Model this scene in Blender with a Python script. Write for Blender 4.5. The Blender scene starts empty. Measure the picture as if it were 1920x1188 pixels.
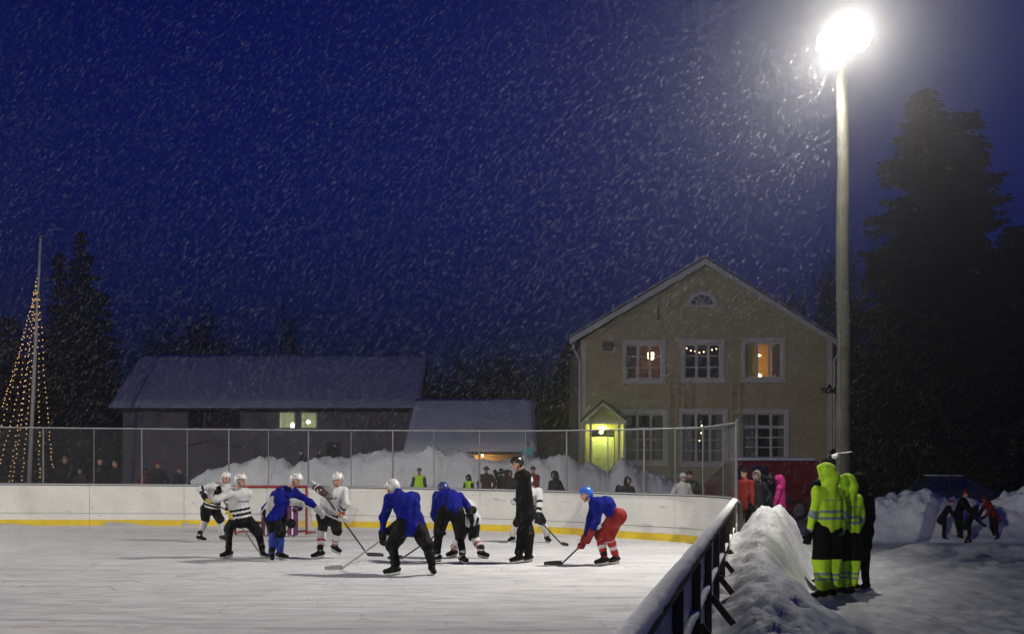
import bpy, bmesh, math, random
import numpy as np
from mathutils import Vector, Matrix

R = math.radians
SC = bpy.context.scene
COL = SC.collection
random.seed(7)
RNG = np.random.default_rng(11)

# ------------------------------------------------------------------ camera, sky, exposure
F_PX, HORIZON, CAM_H = 2200.0, 870.0, 1.8          # focal length and horizon in photo pixels, eye height in metres
cam_data = bpy.data.cameras.new('camera')
cam_data.sensor_width = 36.0
cam_data.lens = 36.0 * F_PX / 1920.0
cam_data.shift_y = (HORIZON - 594.0) / 1920.0
cam_data.clip_start = 0.05
cam_data.clip_end = 3000
cam = bpy.data.objects.new('camera', cam_data)
COL.objects.link(cam)
cam.location = (0, 0, CAM_H)
cam.rotation_euler = (R(90), 0, 0)
SC.camera = cam

world = bpy.data.worlds.new('World')
SC.world = world
world.use_nodes = True
wn = world.node_tree
wn.nodes.clear()
w_out = wn.nodes.new('ShaderNodeOutputWorld')
w_bg = wn.nodes.new('ShaderNodeBackground')
w_sky = wn.nodes.new('ShaderNodeTexSky')
w_sky.sky_type = 'NISHITA'
w_sky.sun_disc = False
w_sky.sun_elevation = R(0.0)
w_sky.sun_rotation = R(200)
w_sky.altitude = 100
w_sky.air_density = 1.0
w_sky.dust_density = 0.3
w_sky.ozone_density = 6.0
w_mul = wn.nodes.new('ShaderNodeMix')
w_mul.data_type = 'RGBA'
w_mul.blend_type = 'MULTIPLY'
w_mul.inputs[0].default_value = 1.0
w_mul.inputs[7].default_value = (0.06, 0.27, 1.0, 1)
wn.links.new(w_sky.outputs[0], w_mul.inputs[6])
wn.links.new(w_mul.outputs[2], w_bg.inputs['Color'])
w_bg.inputs['Strength'].default_value = 0.13
wn.links.new(w_bg.outputs[0], w_out.inputs['Surface'])

SC.view_settings.view_transform = 'Standard'
SC.view_settings.look = 'None'
SC.view_settings.exposure = 0.0
SC.view_settings.gamma = 1.0
SC.render.engine = 'CYCLES'
SC.cycles.use_denoising = True
SC.cycles.use_adaptive_sampling = False
SC.cycles.max_bounces = 5
SC.cycles.diffuse_bounces = 2
SC.cycles.glossy_bounces = 2
SC.cycles.transmission_bounces = 3
SC.cycles.transparent_max_bounces = 8
SC.cycles.volume_bounces = 0
SC.cycles.sample_clamp_indirect = 3.0

LAMP_SPOT, LAMP_FILL = 7800.0, 1150.0               # watts of the rink floodlights
HAZE_DENSITY, HAZE_G = 0.0042, 0.915

def px(x, y, d):
    """world point seen at photo pixel (x, y) at depth d"""
    return Vector(((x - 960.0) / F_PX * d, d, CAM_H - (y - HORIZON) / F_PX * d))

def zpx(Z, X, Y, d):
    return px(Z[0] + X / Z[2], Z[1] + Y / Z[2], d)

# ------------------------------------------------------------------ materials
M = {}
def mat(name, col, rough=0.6, var=0.12, vscale=6.0, bump=0.0, bscale=30.0, metal=0.0, spec=0.3, sheen=0.0, emit=None, estr=0.0, col2=None):
    m = bpy.data.materials.new(name)
    m.use_nodes = True
    nt = m.node_tree
    b = nt.nodes['Principled BSDF']
    b.inputs['Roughness'].default_value = rough
    b.inputs['Metallic'].default_value = metal
    b.inputs['Specular IOR Level'].default_value = spec
    if sheen: b.inputs['Sheen Weight'].default_value = sheen
    tc = nt.nodes.new('ShaderNodeTexCoord')
    nz = nt.nodes.new('ShaderNodeTexNoise')
    nz.inputs['Scale'].default_value = vscale
    nz.inputs['Detail'].default_value = 5
    nt.links.new(tc.outputs['Object'], nz.inputs['Vector'])
    rp = nt.nodes.new('ShaderNodeValToRGB')
    rp.color_ramp.elements[0].position = 0.3
    rp.color_ramp.elements[1].position = 0.7
    c2 = col2 or [min(1, c * (1 + var)) for c in col]
    c1 = [c * (1 - var) for c in col]
    rp.color_ramp.elements[0].color = (*c1[:3], 1)
    rp.color_ramp.elements[1].color = (*c2[:3], 1)
    nt.links.new(nz.outputs['Fac'], rp.inputs['Fac'])
    nt.links.new(rp.outputs['Color'], b.inputs['Base Color'])
    if bump:
        n2 = nt.nodes.new('ShaderNodeTexNoise')
        n2.inputs['Scale'].default_value = bscale
        n2.inputs['Detail'].default_value = 4
        nt.links.new(tc.outputs['Object'], n2.inputs['Vector'])
        bp = nt.nodes.new('ShaderNodeBump')
        bp.inputs['Strength'].default_value = bump
        bp.inputs['Distance'].default_value = 0.02
        nt.links.new(n2.outputs['Fac'], bp.inputs['Height'])
        nt.links.new(bp.outputs['Normal'], b.inputs['Normal'])
    if emit:
        b.inputs['Emission Color'].default_value = (*emit, 1)
        b.inputs['Emission Strength'].default_value = estr
    M[name] = m
    return m

mat('snow', (0.78, 0.80, 0.84), 0.7, 0.06, 2.5, 0.6, 14)
mat('packed_snow', (0.66, 0.68, 0.70), 0.65, 0.12, 3.0, 0.8, 9)
mat('trodden_snow', (0.44, 0.46, 0.48), 0.65, 0.16, 2.2, 0.9, 8)
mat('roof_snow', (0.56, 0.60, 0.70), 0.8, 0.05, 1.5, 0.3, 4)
mat('board_white', (0.72, 0.71, 0.68), 0.45, 0.07, 1.6, 0.05, 3)
mat('board_line', (0.12, 0.12, 0.12), 0.6)
mat('yellow', (0.72, 0.52, 0.03), 0.5, 0.12, 3)
mat('board_back', (0.66, 0.67, 0.70), 0.6, 0.15, 4, 0.1, 20)
mat('weathered_wood', (0.085, 0.065, 0.05), 0.8, 0.3, 8, 0.4, 25)
mat('pole_wood', (0.092, 0.088, 0.070), 0.85, 0.25, 5, 0.5, 30)
mat('steel', (0.21, 0.215, 0.22), 0.45, 0.15, 10, 0, metal=0.6)
mat('steel_dark', (0.14, 0.14, 0.15), 0.5, 0.15, 10, metal=0.5)
mat('wire', (0.10, 0.10, 0.11), 0.5, 0.1, 10, metal=0.3)
mat('red_paint', (0.26, 0.016, 0.018), 0.4, 0.15, 6)
mat('net_white', (0.62, 0.62, 0.60), 0.8)
mat('wall_tan', (0.50, 0.435, 0.27), 0.85, 0.10, 1.2, 0.3, 18)
mat('trim_white', (0.66, 0.66, 0.64), 0.6, 0.08, 3)
mat('roof_dark', (0.035, 0.033, 0.035), 0.7, 0.25, 6, 0.4, 12)
mat('ladder_paint', (0.62, 0.55, 0.34), 0.7)
mat('barn_wall', (0.27, 0.26, 0.28), 0.85, 0.2, 1.2, 0.3, 15)
mat('shed_wall', (0.45, 0.30, 0.14), 0.8, 0.15, 2)
mat('door_paint', (0.62, 0.64, 0.50), 0.5, 0.06, 3)
mat('room_dark', (0.07, 0.065, 0.06), 0.9, 0.2, 3)
mat('room_warm', (0.62, 0.42, 0.18), 0.9, 0.1, 3)
mat('room_pink', (0.20, 0.11, 0.09), 0.9, 0.1, 3)
mat('curtain', (0.34, 0.34, 0.33), 0.9, 0.2, 12)
mat('curtain_yellow', (0.70, 0.52, 0.10), 0.9, 0.15, 10)
mat('skin', (0.52, 0.30, 0.22), 0.55, 0.12, 20)
mat('lip', (0.36, 0.14, 0.12), 0.5)
mat('eye', (0.03, 0.025, 0.02), 0.3)
mat('hair', (0.06, 0.04, 0.025), 0.7, 0.3, 40)
mat('jersey_blue', (0.003, 0.007, 0.17), 0.8, 0.22, 9, 0.35, 24, spec=0.08)
mat('jersey_white', (0.52, 0.52, 0.54), 0.75, 0.10, 9, 0.35, 24)
mat('jersey_black', (0.006, 0.006, 0.008), 0.7, 0.2, 9, 0.3, 24, spec=0.08)
mat('jersey_grey', (0.42, 0.42, 0.40), 0.75, 0.12, 9, 0.3, 24)
mat('mark_dark', (0.06, 0.06, 0.09), 0.7)
mat('mark_red', (0.40, 0.05, 0.04), 0.7)
mat('pants_black', (0.0045, 0.0045, 0.0055), 0.65, 0.3, 12, 0.4, 26, spec=0.08)
mat('pants_red', (0.22, 0.008, 0.007), 0.7, 0.2, 10, 0.4, 26)
mat('sock_white', (0.56, 0.56, 0.56), 0.8, 0.08, 12, 0.2, 40)
mat('sock_red', (0.32, 0.012, 0.016), 0.8, 0.1, 12)
mat('sock_blue', (0.012, 0.036, 0.25), 0.8, 0.15, 10, 0.2, 30)
mat('glove_black', (0.007, 0.007, 0.008), 0.6, 0.2, 12, spec=0.08)
mat('glove_red', (0.18, 0.008, 0.010), 0.6, 0.2, 12)
mat('glove_orange', (0.52, 0.13, 0.04), 0.6, 0.2, 12)
mat('glove_brown', (0.06, 0.02, 0.022), 0.6, 0.3, 12)
mat('glove_yellow', (0.50, 0.36, 0.04), 0.6, 0.3, 12)
mat('glove_grey', (0.32, 0.32, 0.30), 0.6, 0.3, 12)
mat('skate_black', (0.008, 0.008, 0.009), 0.4, 0.3, 20, spec=0.08)
mat('skate_white', (0.62, 0.62, 0.60), 0.4, 0.15, 20)
mat('blade_holder', (0.62, 0.62, 0.58), 0.4)
mat('helmet_white', (0.66, 0.66, 0.66), 0.28, 0.03, 5, spec=0.5)
mat('helmet_blue', (0.03, 0.14, 0.62), 0.28, 0.05, 5, spec=0.5)
mat('helmet_navy', (0.03, 0.04, 0.16), 0.3, 0.05, 5, spec=0.5)
mat('helmet_black', (0.012, 0.012, 0.012), 0.25, 0.05, 5, spec=0.5)
mat('vent', (0.02, 0.02, 0.02), 0.7)
mat('stick_black', (0.02, 0.02, 0.022), 0.5, 0.2, 20)
mat('stick_grey', (0.30, 0.30, 0.29), 0.5, 0.2, 20)
mat('stick_wood', (0.46, 0.38, 0.24), 0.5, 0.2, 20)
mat('hivis', (0.52, 0.86, 0.03), 0.65, 0.06, 8, 0.4, 22)
mat('reflective', (0.24, 0.28, 0.30), 0.35, 0.1, 30)
mat('coat_black', (0.0045, 0.0045, 0.0055), 0.75, 0.2, 8, 0.4, 20, spec=0.08)
mat('coat_grey', (0.022, 0.022, 0.026), 0.8, 0.2, 8, 0.4, 20, spec=0.08)
mat('coat_brown', (0.05, 0.03, 0.016), 0.85, 0.2, 8, 0.4, 20, spec=0.08)
mat('coat_red', (0.17, 0.007, 0.006), 0.75, 0.15, 8, 0.4, 20)
mat('coat_pink', (0.40, 0.016, 0.16), 0.7, 0.12, 8, 0.4, 20)
mat('coat_cyan', (0.06, 0.42, 0.46), 0.75, 0.12, 8, 0.4, 20)
mat('coat_teal', (0.02, 0.06, 0.09), 0.75, 0.12, 8, 0.4, 20)
mat('coat_white', (0.52, 0.53, 0.54), 0.75, 0.1, 8, 0.4, 20)
mat('coat_navy', (0.006, 0.008, 0.025), 0.75, 0.1, 8, 0.4, 20, spec=0.08)
mat('hat_teal', (0.02, 0.14, 0.20), 0.85, 0.2, 30, 0.4, 60)
mat('hat_olive', (0.12, 0.10, 0.06), 0.85, 0.2, 30, 0.4, 60)
mat('hat_red', (0.20, 0.01, 0.01), 0.85, 0.2, 30, 0.4, 60)
mat('fur', (0.24, 0.20, 0.17), 0.95, 0.4, 60, 0.9, 80)
mat('pad_purple', (0.10, 0.02, 0.09), 0.6, 0.3, 10)
mat('van_red', (0.15, 0.004, 0.005), 0.3, 0.06, 2, spec=0.5)
mat('car_dark', (0.02, 0.022, 0.05), 0.22, 0.1, 2, spec=0.5)
mat('tyre', (0.012, 0.012, 0.012), 0.85)
mat('black_plastic', (0.012, 0.012, 0.013), 0.5)
mat('needles', (0.013, 0.016, 0.009), 0.85, 0.45, 1.4, spec=0.05)
mat('needles_dark', (0.005, 0.006, 0.006), 0.9, 0.4, 1.4, spec=0.05)
mat('bark', (0.07, 0.05, 0.035), 0.9, 0.3, 8, 0.5, 20)
mat('lamp_glow', (0.9, 0.9, 0.85), 0.3, emit=(1.0, 0.95, 0.80), estr=9.0)
mat('fairy', (0.9, 0.7, 0.4), 0.3, emit=(1.0, 0.58, 0.20), estr=1.8)
mat('bulb_warm', (0.9, 0.7, 0.4), 0.3, emit=(1.0, 0.66, 0.30), estr=14.0)
mat('porch_glow', (0.9, 0.95, 0.4), 0.3, emit=(0.86, 1.0, 0.22), estr=14.0)
mat('barn_lit', (0.4, 0.42, 0.3), 0.5, emit=(0.82, 0.82, 0.60), estr=0.13)
mat('barn_lamp', (0.9, 0.9, 0.7), 0.3, emit=(0.95, 1.0, 0.62), estr=14.0)
mat('shed_lit', (0.5, 0.3, 0.1), 0.5, emit=(1.0, 0.35, 0.08), estr=0.45)
mat('headlamp', (0.8, 0.8, 0.8), 0.2, emit=(0.9, 0.95, 1.0), estr=3.0)
for n_ in ('lamp_glow', 'fairy', 'bulb_warm', 'porch_glow', 'barn_lit', 'barn_lamp', 'shed_lit', 'headlamp'):
    M[n_].cycles.emission_sampling = 'NONE'          # seen as glowing; the lamps beside them light the scene
def flake_material():
    m = bpy.data.materials.new('flake'); m.use_nodes = True
    nt = m.node_tree; nt.nodes.clear()
    o = nt.nodes.new('ShaderNodeOutputMaterial'); mx = nt.nodes.new('ShaderNodeMixShader'); ad = nt.nodes.new('ShaderNodeMixShader')
    t = nt.nodes.new('ShaderNodeBsdfTransparent'); g = nt.nodes.new('ShaderNodeBsdfDiffuse'); l = nt.nodes.new('ShaderNodeBsdfTranslucent')
    g.inputs['Color'].default_value = l.inputs['Color'].default_value = (0.85, 0.85, 0.88, 1)
    ad.inputs[0].default_value = 0.5; mx.inputs[0].default_value = 0.075
    nt.links.new(g.outputs[0], ad.inputs[1]); nt.links.new(l.outputs[0], ad.inputs[2])
    nt.links.new(t.outputs[0], mx.inputs[1]); nt.links.new(ad.outputs[0], mx.inputs[2]); nt.links.new(mx.outputs[0], o.inputs['Surface'])
    M['flake'] = m
flake_material()

def glass_material(name, tint, amount):
    m = bpy.data.materials.new(name); m.use_nodes = True
    nt = m.node_tree; nt.nodes.clear()
    o = nt.nodes.new('ShaderNodeOutputMaterial'); mx = nt.nodes.new('ShaderNodeMixShader')
    t = nt.nodes.new('ShaderNodeBsdfTransparent'); g = nt.nodes.new('ShaderNodeBsdfGlossy')
    t.inputs[0].default_value = (*tint, 1); g.inputs['Roughness'].default_value = 0.08
    mx.inputs[0].default_value = amount
    nt.links.new(t.outputs[0], mx.inputs[1]); nt.links.new(g.outputs[0], mx.inputs[2]); nt.links.new(mx.outputs[0], o.inputs['Surface'])
    M[name] = m
glass_material('glass', (0.9, 0.92, 0.92), 0.10)
glass_material('glass_dark', (0.25, 0.26, 0.28), 0.14)

def ice_material():
    m = bpy.data.materials.new('ice'); m.use_nodes = True
    nt = m.node_tree; L = nt.links.new
    b = nt.nodes['Principled BSDF']
    tc = nt.nodes.new('ShaderNodeTexCoord')
    def noise(scale, det=3, dist=0.0, stretch=(1, 1, 1), rot=0.0, off=0.0):
        mp = nt.nodes.new('ShaderNodeMapping')
        mp.inputs['Scale'].default_value = stretch
        mp.inputs['Rotation'].default_value = (0, 0, rot)
        mp.inputs['Location'].default_value = (off, off * 0.7, 0)
        L(tc.outputs['Object'], mp.inputs['Vector'])
        n = nt.nodes.new('ShaderNodeTexNoise')
        n.inputs['Scale'].default_value = scale; n.inputs['Detail'].default_value = det; n.inputs['Distortion'].default_value = dist
        L(mp.outputs[0], n.inputs['Vector'])
        return n.outputs['Fac']
    def mth(op, a, b_=None, c=None, clamp=False):
        n = nt.nodes.new('ShaderNodeMath'); n.operation = op; n.use_clamp = clamp
        for i, v in enumerate((a, b_, c)):
            if v is None: continue
            if isinstance(v, (int, float)): n.inputs[i].default_value = v
            else: L(v, n.inputs[i])
        return n.outputs[0]
    def mrange(v, a, b_, c, d):
        n = nt.nodes.new('ShaderNodeMapRange'); n.clamp = True
        for i, k in enumerate((a, b_, c, d)): n.inputs[i + 1].default_value = k
        L(v, n.inputs[0]); return n.outputs[0]
    def scratches(scale, det, dist, width, off, mask_scale, rot=0.0, st=(1, 1, 1)):
        n = noise(scale, det, dist, st, rot, off)
        line = mrange(mth('ABSOLUTE', mth('SUBTRACT', n, 0.5)), 0.0, width, 1.0, 0.0)
        msk = mrange(noise(mask_scale, 2, 0, (1, 1, 1), 0, off + 9), 0.48, 0.62, 0.0, 1.0)
        return mth('MULTIPLY', line, msk)
    s1 = scratches(0.55, 1, 0.6, 0.006, 3.0, 0.8)
    s2 = scratches(0.9, 1, 0.3, 0.005, 17.0, 1.1, 0.6, (1, 0.45, 1))
    s3 = scratches(0.8, 1, 0.5, 0.006, 41.0, 0.9, -0.9, (1, 0.4, 1))
    s4 = scratches(1.6, 1, 0.4, 0.006, 67.0, 1.3, 0.2, (0.4, 1, 1))
    sc = mth('MAXIMUM', mth('MAXIMUM', s1, s2), mth('MAXIMUM', s3, s4))
    big = mrange(noise(0.35, 5, 0.4, (0.6, 1.3, 1)), 0.35, 0.65, 0.0, 1.0)
    fine = mrange(noise(3.0, 6, 0.5, (0.6, 1.6, 1), 0.1, 5), 0.35, 0.65, 0.0, 1.0)
    ruts = mrange(noise(1.1, 5, 0.8, (0.35, 2.4, 1), -0.05, 23), 0.52, 0.66, 0.0, 1.0)
    def mixc(f, a, b_):
        n = nt.nodes.new('ShaderNodeMix'); n.data_type = 'RGBA'
        if isinstance(f, float): n.inputs[0].default_value = f
        else: L(f, n.inputs[0])
        for i, v in ((6, a), (7, b_)):
            if isinstance(v, tuple): n.inputs[i].default_value = v
            else: L(v, n.inputs[i])
        return n.outputs[2]
    c = mixc(big, (0.58, 0.58, 0.62, 1), (0.70, 0.69, 0.71, 1))
    c = mixc(mth('MULTIPLY', fine, 0.35), c, (0.78, 0.78, 0.79, 1))
    c = mixc(mth('MULTIPLY', ruts, 0.55), c, (0.42, 0.43, 0.50, 1))
    c = mixc(mth('MULTIPLY', sc, 0.78), c, (0.30, 0.30, 0.36, 1))
    L(c, b.inputs['Base Color'])
    L(mrange(fine, 0, 1, 0.32, 0.6), b.inputs['Roughness'])
    b.inputs['Specular IOR Level'].default_value = 0.25
    bp = nt.nodes.new('ShaderNodeBump'); bp.inputs['Strength'].default_value = 0.35; bp.inputs['Distance'].default_value = 0.02
    L(mth('SUBTRACT', fine, mth('MULTIPLY', sc, 0.6)), bp.inputs['Height'])
    L(bp.outputs[0], b.inputs['Normal'])
    M['ice'] = m
ice_material()

def scuff(name):
    """dark puck and stick marks that belong to the painted boards"""
    nt = M[name].node_tree; L = nt.links.new; b = nt.nodes['Principled BSDF']
    src = b.inputs['Base Color'].links[0].from_socket
    tc = nt.nodes.new('ShaderNodeTexCoord')
    def band(stretch, scale, lo, hi):
        mp = nt.nodes.new('ShaderNodeMapping'); mp.inputs['Scale'].default_value = stretch; L(tc.outputs['Object'], mp.inputs['Vector'])
        n = nt.nodes.new('ShaderNodeTexNoise'); n.inputs['Scale'].default_value = scale; n.inputs['Detail'].default_value = 3; L(mp.outputs[0], n.inputs['Vector'])
        r = nt.nodes.new('ShaderNodeMapRange'); r.inputs[1].default_value = lo; r.inputs[2].default_value = hi; r.inputs[3].default_value = 0.0; r.inputs[4].default_value = 1.0; L(n.outputs['Fac'], r.inputs[0]); return r.outputs[0]
    for f, k, col in ((band((1, 1, 1), 9.0, 0.70, 0.76), 0.75, (0.10, 0.10, 0.10, 1)), (band((0.5, 0.5, 6), 3.0, 0.63, 0.74), 0.5, (0.25, 0.24, 0.23, 1)), (band((1, 1, 0.4), 1.2, 0.5, 0.8), 0.35, (0.42, 0.38, 0.30, 1))):
        m = nt.nodes.new('ShaderNodeMath'); m.operation = 'MULTIPLY'; L(f, m.inputs[0]); m.inputs[1].default_value = k
        mx = nt.nodes.new('ShaderNodeMix'); mx.data_type = 'RGBA'; L(m.outputs[0], mx.inputs[0]); L(src, mx.inputs[6]); mx.inputs[7].default_value = col; src = mx.outputs[2]
    L(src, b.inputs['Base Color'])
scuff('board_white')

# ------------------------------------------------------------------ mesh helpers
def tag(o, label=None, cat=None, group=None, kind=None):
    if label: o['label'] = label
    if cat: o['category'] = cat
    if group: o['group'] = group
    if kind: o['kind'] = kind
    return o

def world_loc(o):
    """where an object's origin stands (nothing here is parented with a turn)"""
    p = o.location.copy()
    if o.parent is not None: p = p + o.matrix_parent_inverse.translation + world_loc(o.parent)
    return p

def adopt(o, parent):
    o.parent = parent
    o.matrix_parent_inverse = Matrix.Translation(-world_loc(parent))

def empty(name, loc, label, cat, group=None):
    o = bpy.data.objects.new(name, None)
    o.empty_display_size = 0.2
    o.location = loc
    COL.objects.link(o)
    return tag(o, label, cat, group)

def mesh_object(name, verts, faces, mats, midx=None, parent=None, smooth=False, loc=None):
    me = bpy.data.meshes.new(name)
    V = np.asarray(verts, dtype=np.float32)
    if loc is not None: V = V - np.asarray(loc, dtype=np.float32)
    if isinstance(faces, np.ndarray):
        n = faces.shape[1]
        me.vertices.add(len(V)); me.vertices.foreach_set('co', V.ravel())
        me.loops.add(faces.size); me.loops.foreach_set('vertex_index', faces.astype(np.int32).ravel())
        me.polygons.add(len(faces))
        me.polygons.foreach_set('loop_start', np.arange(0, faces.size, n, dtype=np.int32))
        me.polygons.foreach_set('loop_total', np.full(len(faces), n, dtype=np.int32))
    else:
        me.from_pydata(V.tolist(), [], faces)
    for m in mats: me.materials.append(M[m])
    if midx is not None: me.polygons.foreach_set('material_index', np.asarray(midx, dtype=np.int32))
    me.polygons.foreach_set('use_smooth', np.full(len(me.polygons), smooth, dtype=bool))
    me.update(calc_edges=True)
    me.validate()
    o = bpy.data.objects.new(name, me)
    COL.objects.link(o)
    if loc is not None: o.location = loc
    if parent is not None:
        if loc is None: adopt(o, parent)
        else:
            adopt(o, parent)
    return o

class MB:
    def __init__(s): s.v, s.f, s.m, s.names = [], [], [], []
    def _m(s, m):
        if m not in s.names: s.names.append(m)
        return s.names.index(m)
    def add(s, verts, faces, m):
        o = len(s.v); k = s._m(m)
        s.v.extend([tuple(v) for v in verts])
        s.f.extend([tuple(i + o for i in f) for f in faces])
        s.m.extend([k] * len(faces))
    def box(s, c, size, m, rz=0.0, rx=0.0, ry=0.0):
        hx, hy, hz = size[0] / 2, size[1] / 2, size[2] / 2
        mt = Matrix.Translation(Vector(c)) @ Matrix.Rotation(rz, 4, 'Z') @ Matrix.Rotation(ry, 4, 'Y') @ Matrix.Rotation(rx, 4, 'X')
        vs = [mt @ Vector((x, y, z)) for z in (-hz, hz) for y in (-hy, hy) for x in (-hx, hx)]
        s.add(vs, [(0, 2, 3, 1), (4, 5, 7, 6), (0, 1, 5, 4), (2, 6, 7, 3), (0, 4, 6, 2), (1, 3, 7, 5)], m)
    def b2(s, lo, hi, m):
        s.box([(a + b) / 2 for a, b in zip(lo, hi)], [b - a for a, b in zip(lo, hi)], m)
    def tube(s, pts, rads, m, n=8, cap=True, flat=None):
        pts = [Vector(p) for p in pts]
        if isinstance(rads, (int, float)): rads = [rads] * len(pts)
        rings = []
        ref = None
        for i, p in enumerate(pts):
            t = (pts[min(i + 1, len(pts) - 1)] - pts[max(i - 1, 0)]).normalized()
            if ref is None: ref = Vector((0, 0, 1)) if abs(t.z) < 0.9 else Vector((1, 0, 0))
            u = t.cross(ref).normalized(); w = u.cross(t).normalized()
            ref = w
            fw = flat or 1.0
            rings.append([p + rads[i] * (math.cos(2 * math.pi * k / n) * u * fw + math.sin(2 * math.pi * k / n) * w) for k in range(n)])
        vs = [v for r in rings for v in r]
        fs = []
        for i in range(len(pts) - 1):
            for k in range(n):
                a, b = i * n + k, i * n + (k + 1) % n
                fs.append((a, b, b + n, a + n))
        if cap:
            fs.append(tuple(range(n - 1, -1, -1)))
            fs.append(tuple(range((len(pts) - 1) * n, len(pts) * n)))
        s.add(vs, fs, m)
    def bar(s, a, b, wy, wz, m):
        """rectangular bar from a to b"""
        a, b = Vector(a), Vector(b)
        t = (b - a).normalized()
        ref = Vector((0, 0, 1)) if abs(t.z) < 0.95 else Vector((0, 1, 0))
        u = t.cross(ref).normalized() * wy / 2; w = u.cross(t).normalized() * wz / 2
        vs = [a - u - w, a + u - w, a + u + w, a - u + w, b - u - w, b + u - w, b + u + w, b - u + w]
        s.add(vs, [(3, 2, 1, 0), (4, 5, 6, 7), (0, 1, 5, 4), (1, 2, 6, 5), (2, 3, 7, 6), (3, 0, 4, 7)], m)
    def prism(s, poly, off, m):
        """polygon (3-D points) pushed along the vector off"""
        n = len(poly); poly = [Vector(p) for p in poly]; off = Vector(off)
        vs = poly + [p + off for p in poly]
        fs = [tuple(range(n)), tuple(range(2 * n - 1, n - 1, -1))] + [(i, i + n, (i + 1) % n + n, (i + 1) % n) for i in range(n)]
        s.add(vs, fs, m)
    def ball(s, c, r, m, nu=10, nv=6):
        c = Vector(c)
        if isinstance(r, (int, float)): r = (r, r, r)
        vs = [c + Vector((0, 0, -r[2]))]
        for j in range(1, nv):
            ph = -math.pi / 2 + math.pi * j / nv
            for i in range(nu):
                th = 2 * math.pi * i / nu
                vs.append(c + Vector((r[0] * math.cos(ph) * math.cos(th), r[1] * math.cos(ph) * math.sin(th), r[2] * math.sin(ph))))
        vs.append(c + Vector((0, 0, r[2])))
        fs = [(0, 1 + (i + 1) % nu, 1 + i) for i in range(nu)]
        for j in range(nv - 2):
            for i in range(nu):
                a, b = 1 + j * nu + i, 1 + j * nu + (i + 1) % nu
                fs.append((a, b, b + nu, a + nu))
        top = len(vs) - 1
        fs += [(1 + (nv - 2) * nu + i, 1 + (nv - 2) * nu + (i + 1) % nu, top) for i in range(nu)]
        s.add(vs, fs, m)
    def build(s, name, parent=None, smooth=False, recalc=True, bevel=0.0):
        me = bpy.data.meshes.new(name)
        me.from_pydata([tuple(v) for v in s.v], [], s.f)
        for m in s.names: me.materials.append(M[m])
        me.polygons.foreach_set('material_index', s.m)
        if recalc or bevel:
            bm = bmesh.new(); bm.from_mesh(me)
            bmesh.ops.recalc_face_normals(bm, faces=bm.faces)
            if bevel:
                bmesh.ops.bevel(bm, geom=[e for e in bm.edges if len(e.link_faces) == 2 and e.calc_face_angle(0) > 0.6], offset=bevel, segments=2, affect='EDGES', profile=0.6)
            bm.to_mesh(me); bm.free()
        me.polygons.foreach_set('use_smooth', [smooth] * len(me.polygons))
        me.update()
        o = bpy.data.objects.new(name, me)
        COL.objects.link(o)
        if parent is not None: adopt(o, parent)
        return o

def copy_tree(o, parent=None):
    c = o.copy(); COL.objects.link(c)
    if parent is not None: c.parent = parent
    for ch in list(o.children): copy_tree(ch, c)
    return c

# ------------------------------------------------------------------ noise
class VNoise:
    def __init__(s, seed): s.t = np.random.default_rng(seed).random((256, 256))
    def __call__(s, x, y):
        xi = np.floor(x).astype(int); yi = np.floor(y).astype(int)
        fx, fy = x - xi, y - yi
        fx = fx * fx * (3 - 2 * fx); fy = fy * fy * (3 - 2 * fy)
        t = s.t; a, b, c, d = xi % 256, (xi + 1) % 256, yi % 256, (yi + 1) % 256
        return (t[a, c] * (1 - fx) + t[b, c] * fx) * (1 - fy) + (t[a, d] * (1 - fx) + t[b, d] * fx) * fy
VN = VNoise(5)
def fbm(x, y, o=4, ridged=False):
    a, s, tot = 1.0, 0.0, 0.0
    for i in range(o):
        n = VN(x * 2 ** i + 17 * i, y * 2 ** i + 5 * i)
        if ridged: n = 1 - np.abs(2 * n - 1)
        s = s + a * n; tot += a; a *= 0.5
    return s / tot
def sstep(a, b, x):
    t = np.clip((x - a) / (b - a), 0, 1); return t * t * (3 - 2 * t)
# ------------------------------------------------------------------ the rink outline (plan)
SLOPE, X0 = 0.2136, -0.54                           # the side boards run along X = X0 + SLOPE * Y
side = [(X0 + SLOPE * y, y) for y in np.arange(-4, 22.01, 1.0)]
ctrl = [(4.16, 22.0), (4.44, 23.4), (4.60, 25.0), (4.14, 26.8), (2.85, 28.5), (0.57, 31.0), (-3.56, 33.3), (-8.63, 34.4), (-15.1, 34.7), (-19.0, 34.7), (-24, 34.6)]
def catmull(P, n=12):
    P = [np.array(p, float) for p in P]
    Q = [2 * P[0] - P[1]] + P + [2 * P[-1] - P[-2]]
    out = []
    for i in range(1, len(Q) - 2):
        for k in range(n):
            t = k / n
            out.append(0.5 * (2 * Q[i] + (Q[i + 1] - Q[i - 1]) * t + (2 * Q[i - 1] - 5 * Q[i] + 4 * Q[i + 1] - Q[i + 2]) * t * t + (3 * Q[i] - Q[i - 1] - 3 * Q[i + 1] + Q[i + 2]) * t ** 3))
    out.append(P[-1]); return out
endc = catmull(ctrl, 14)
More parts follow.
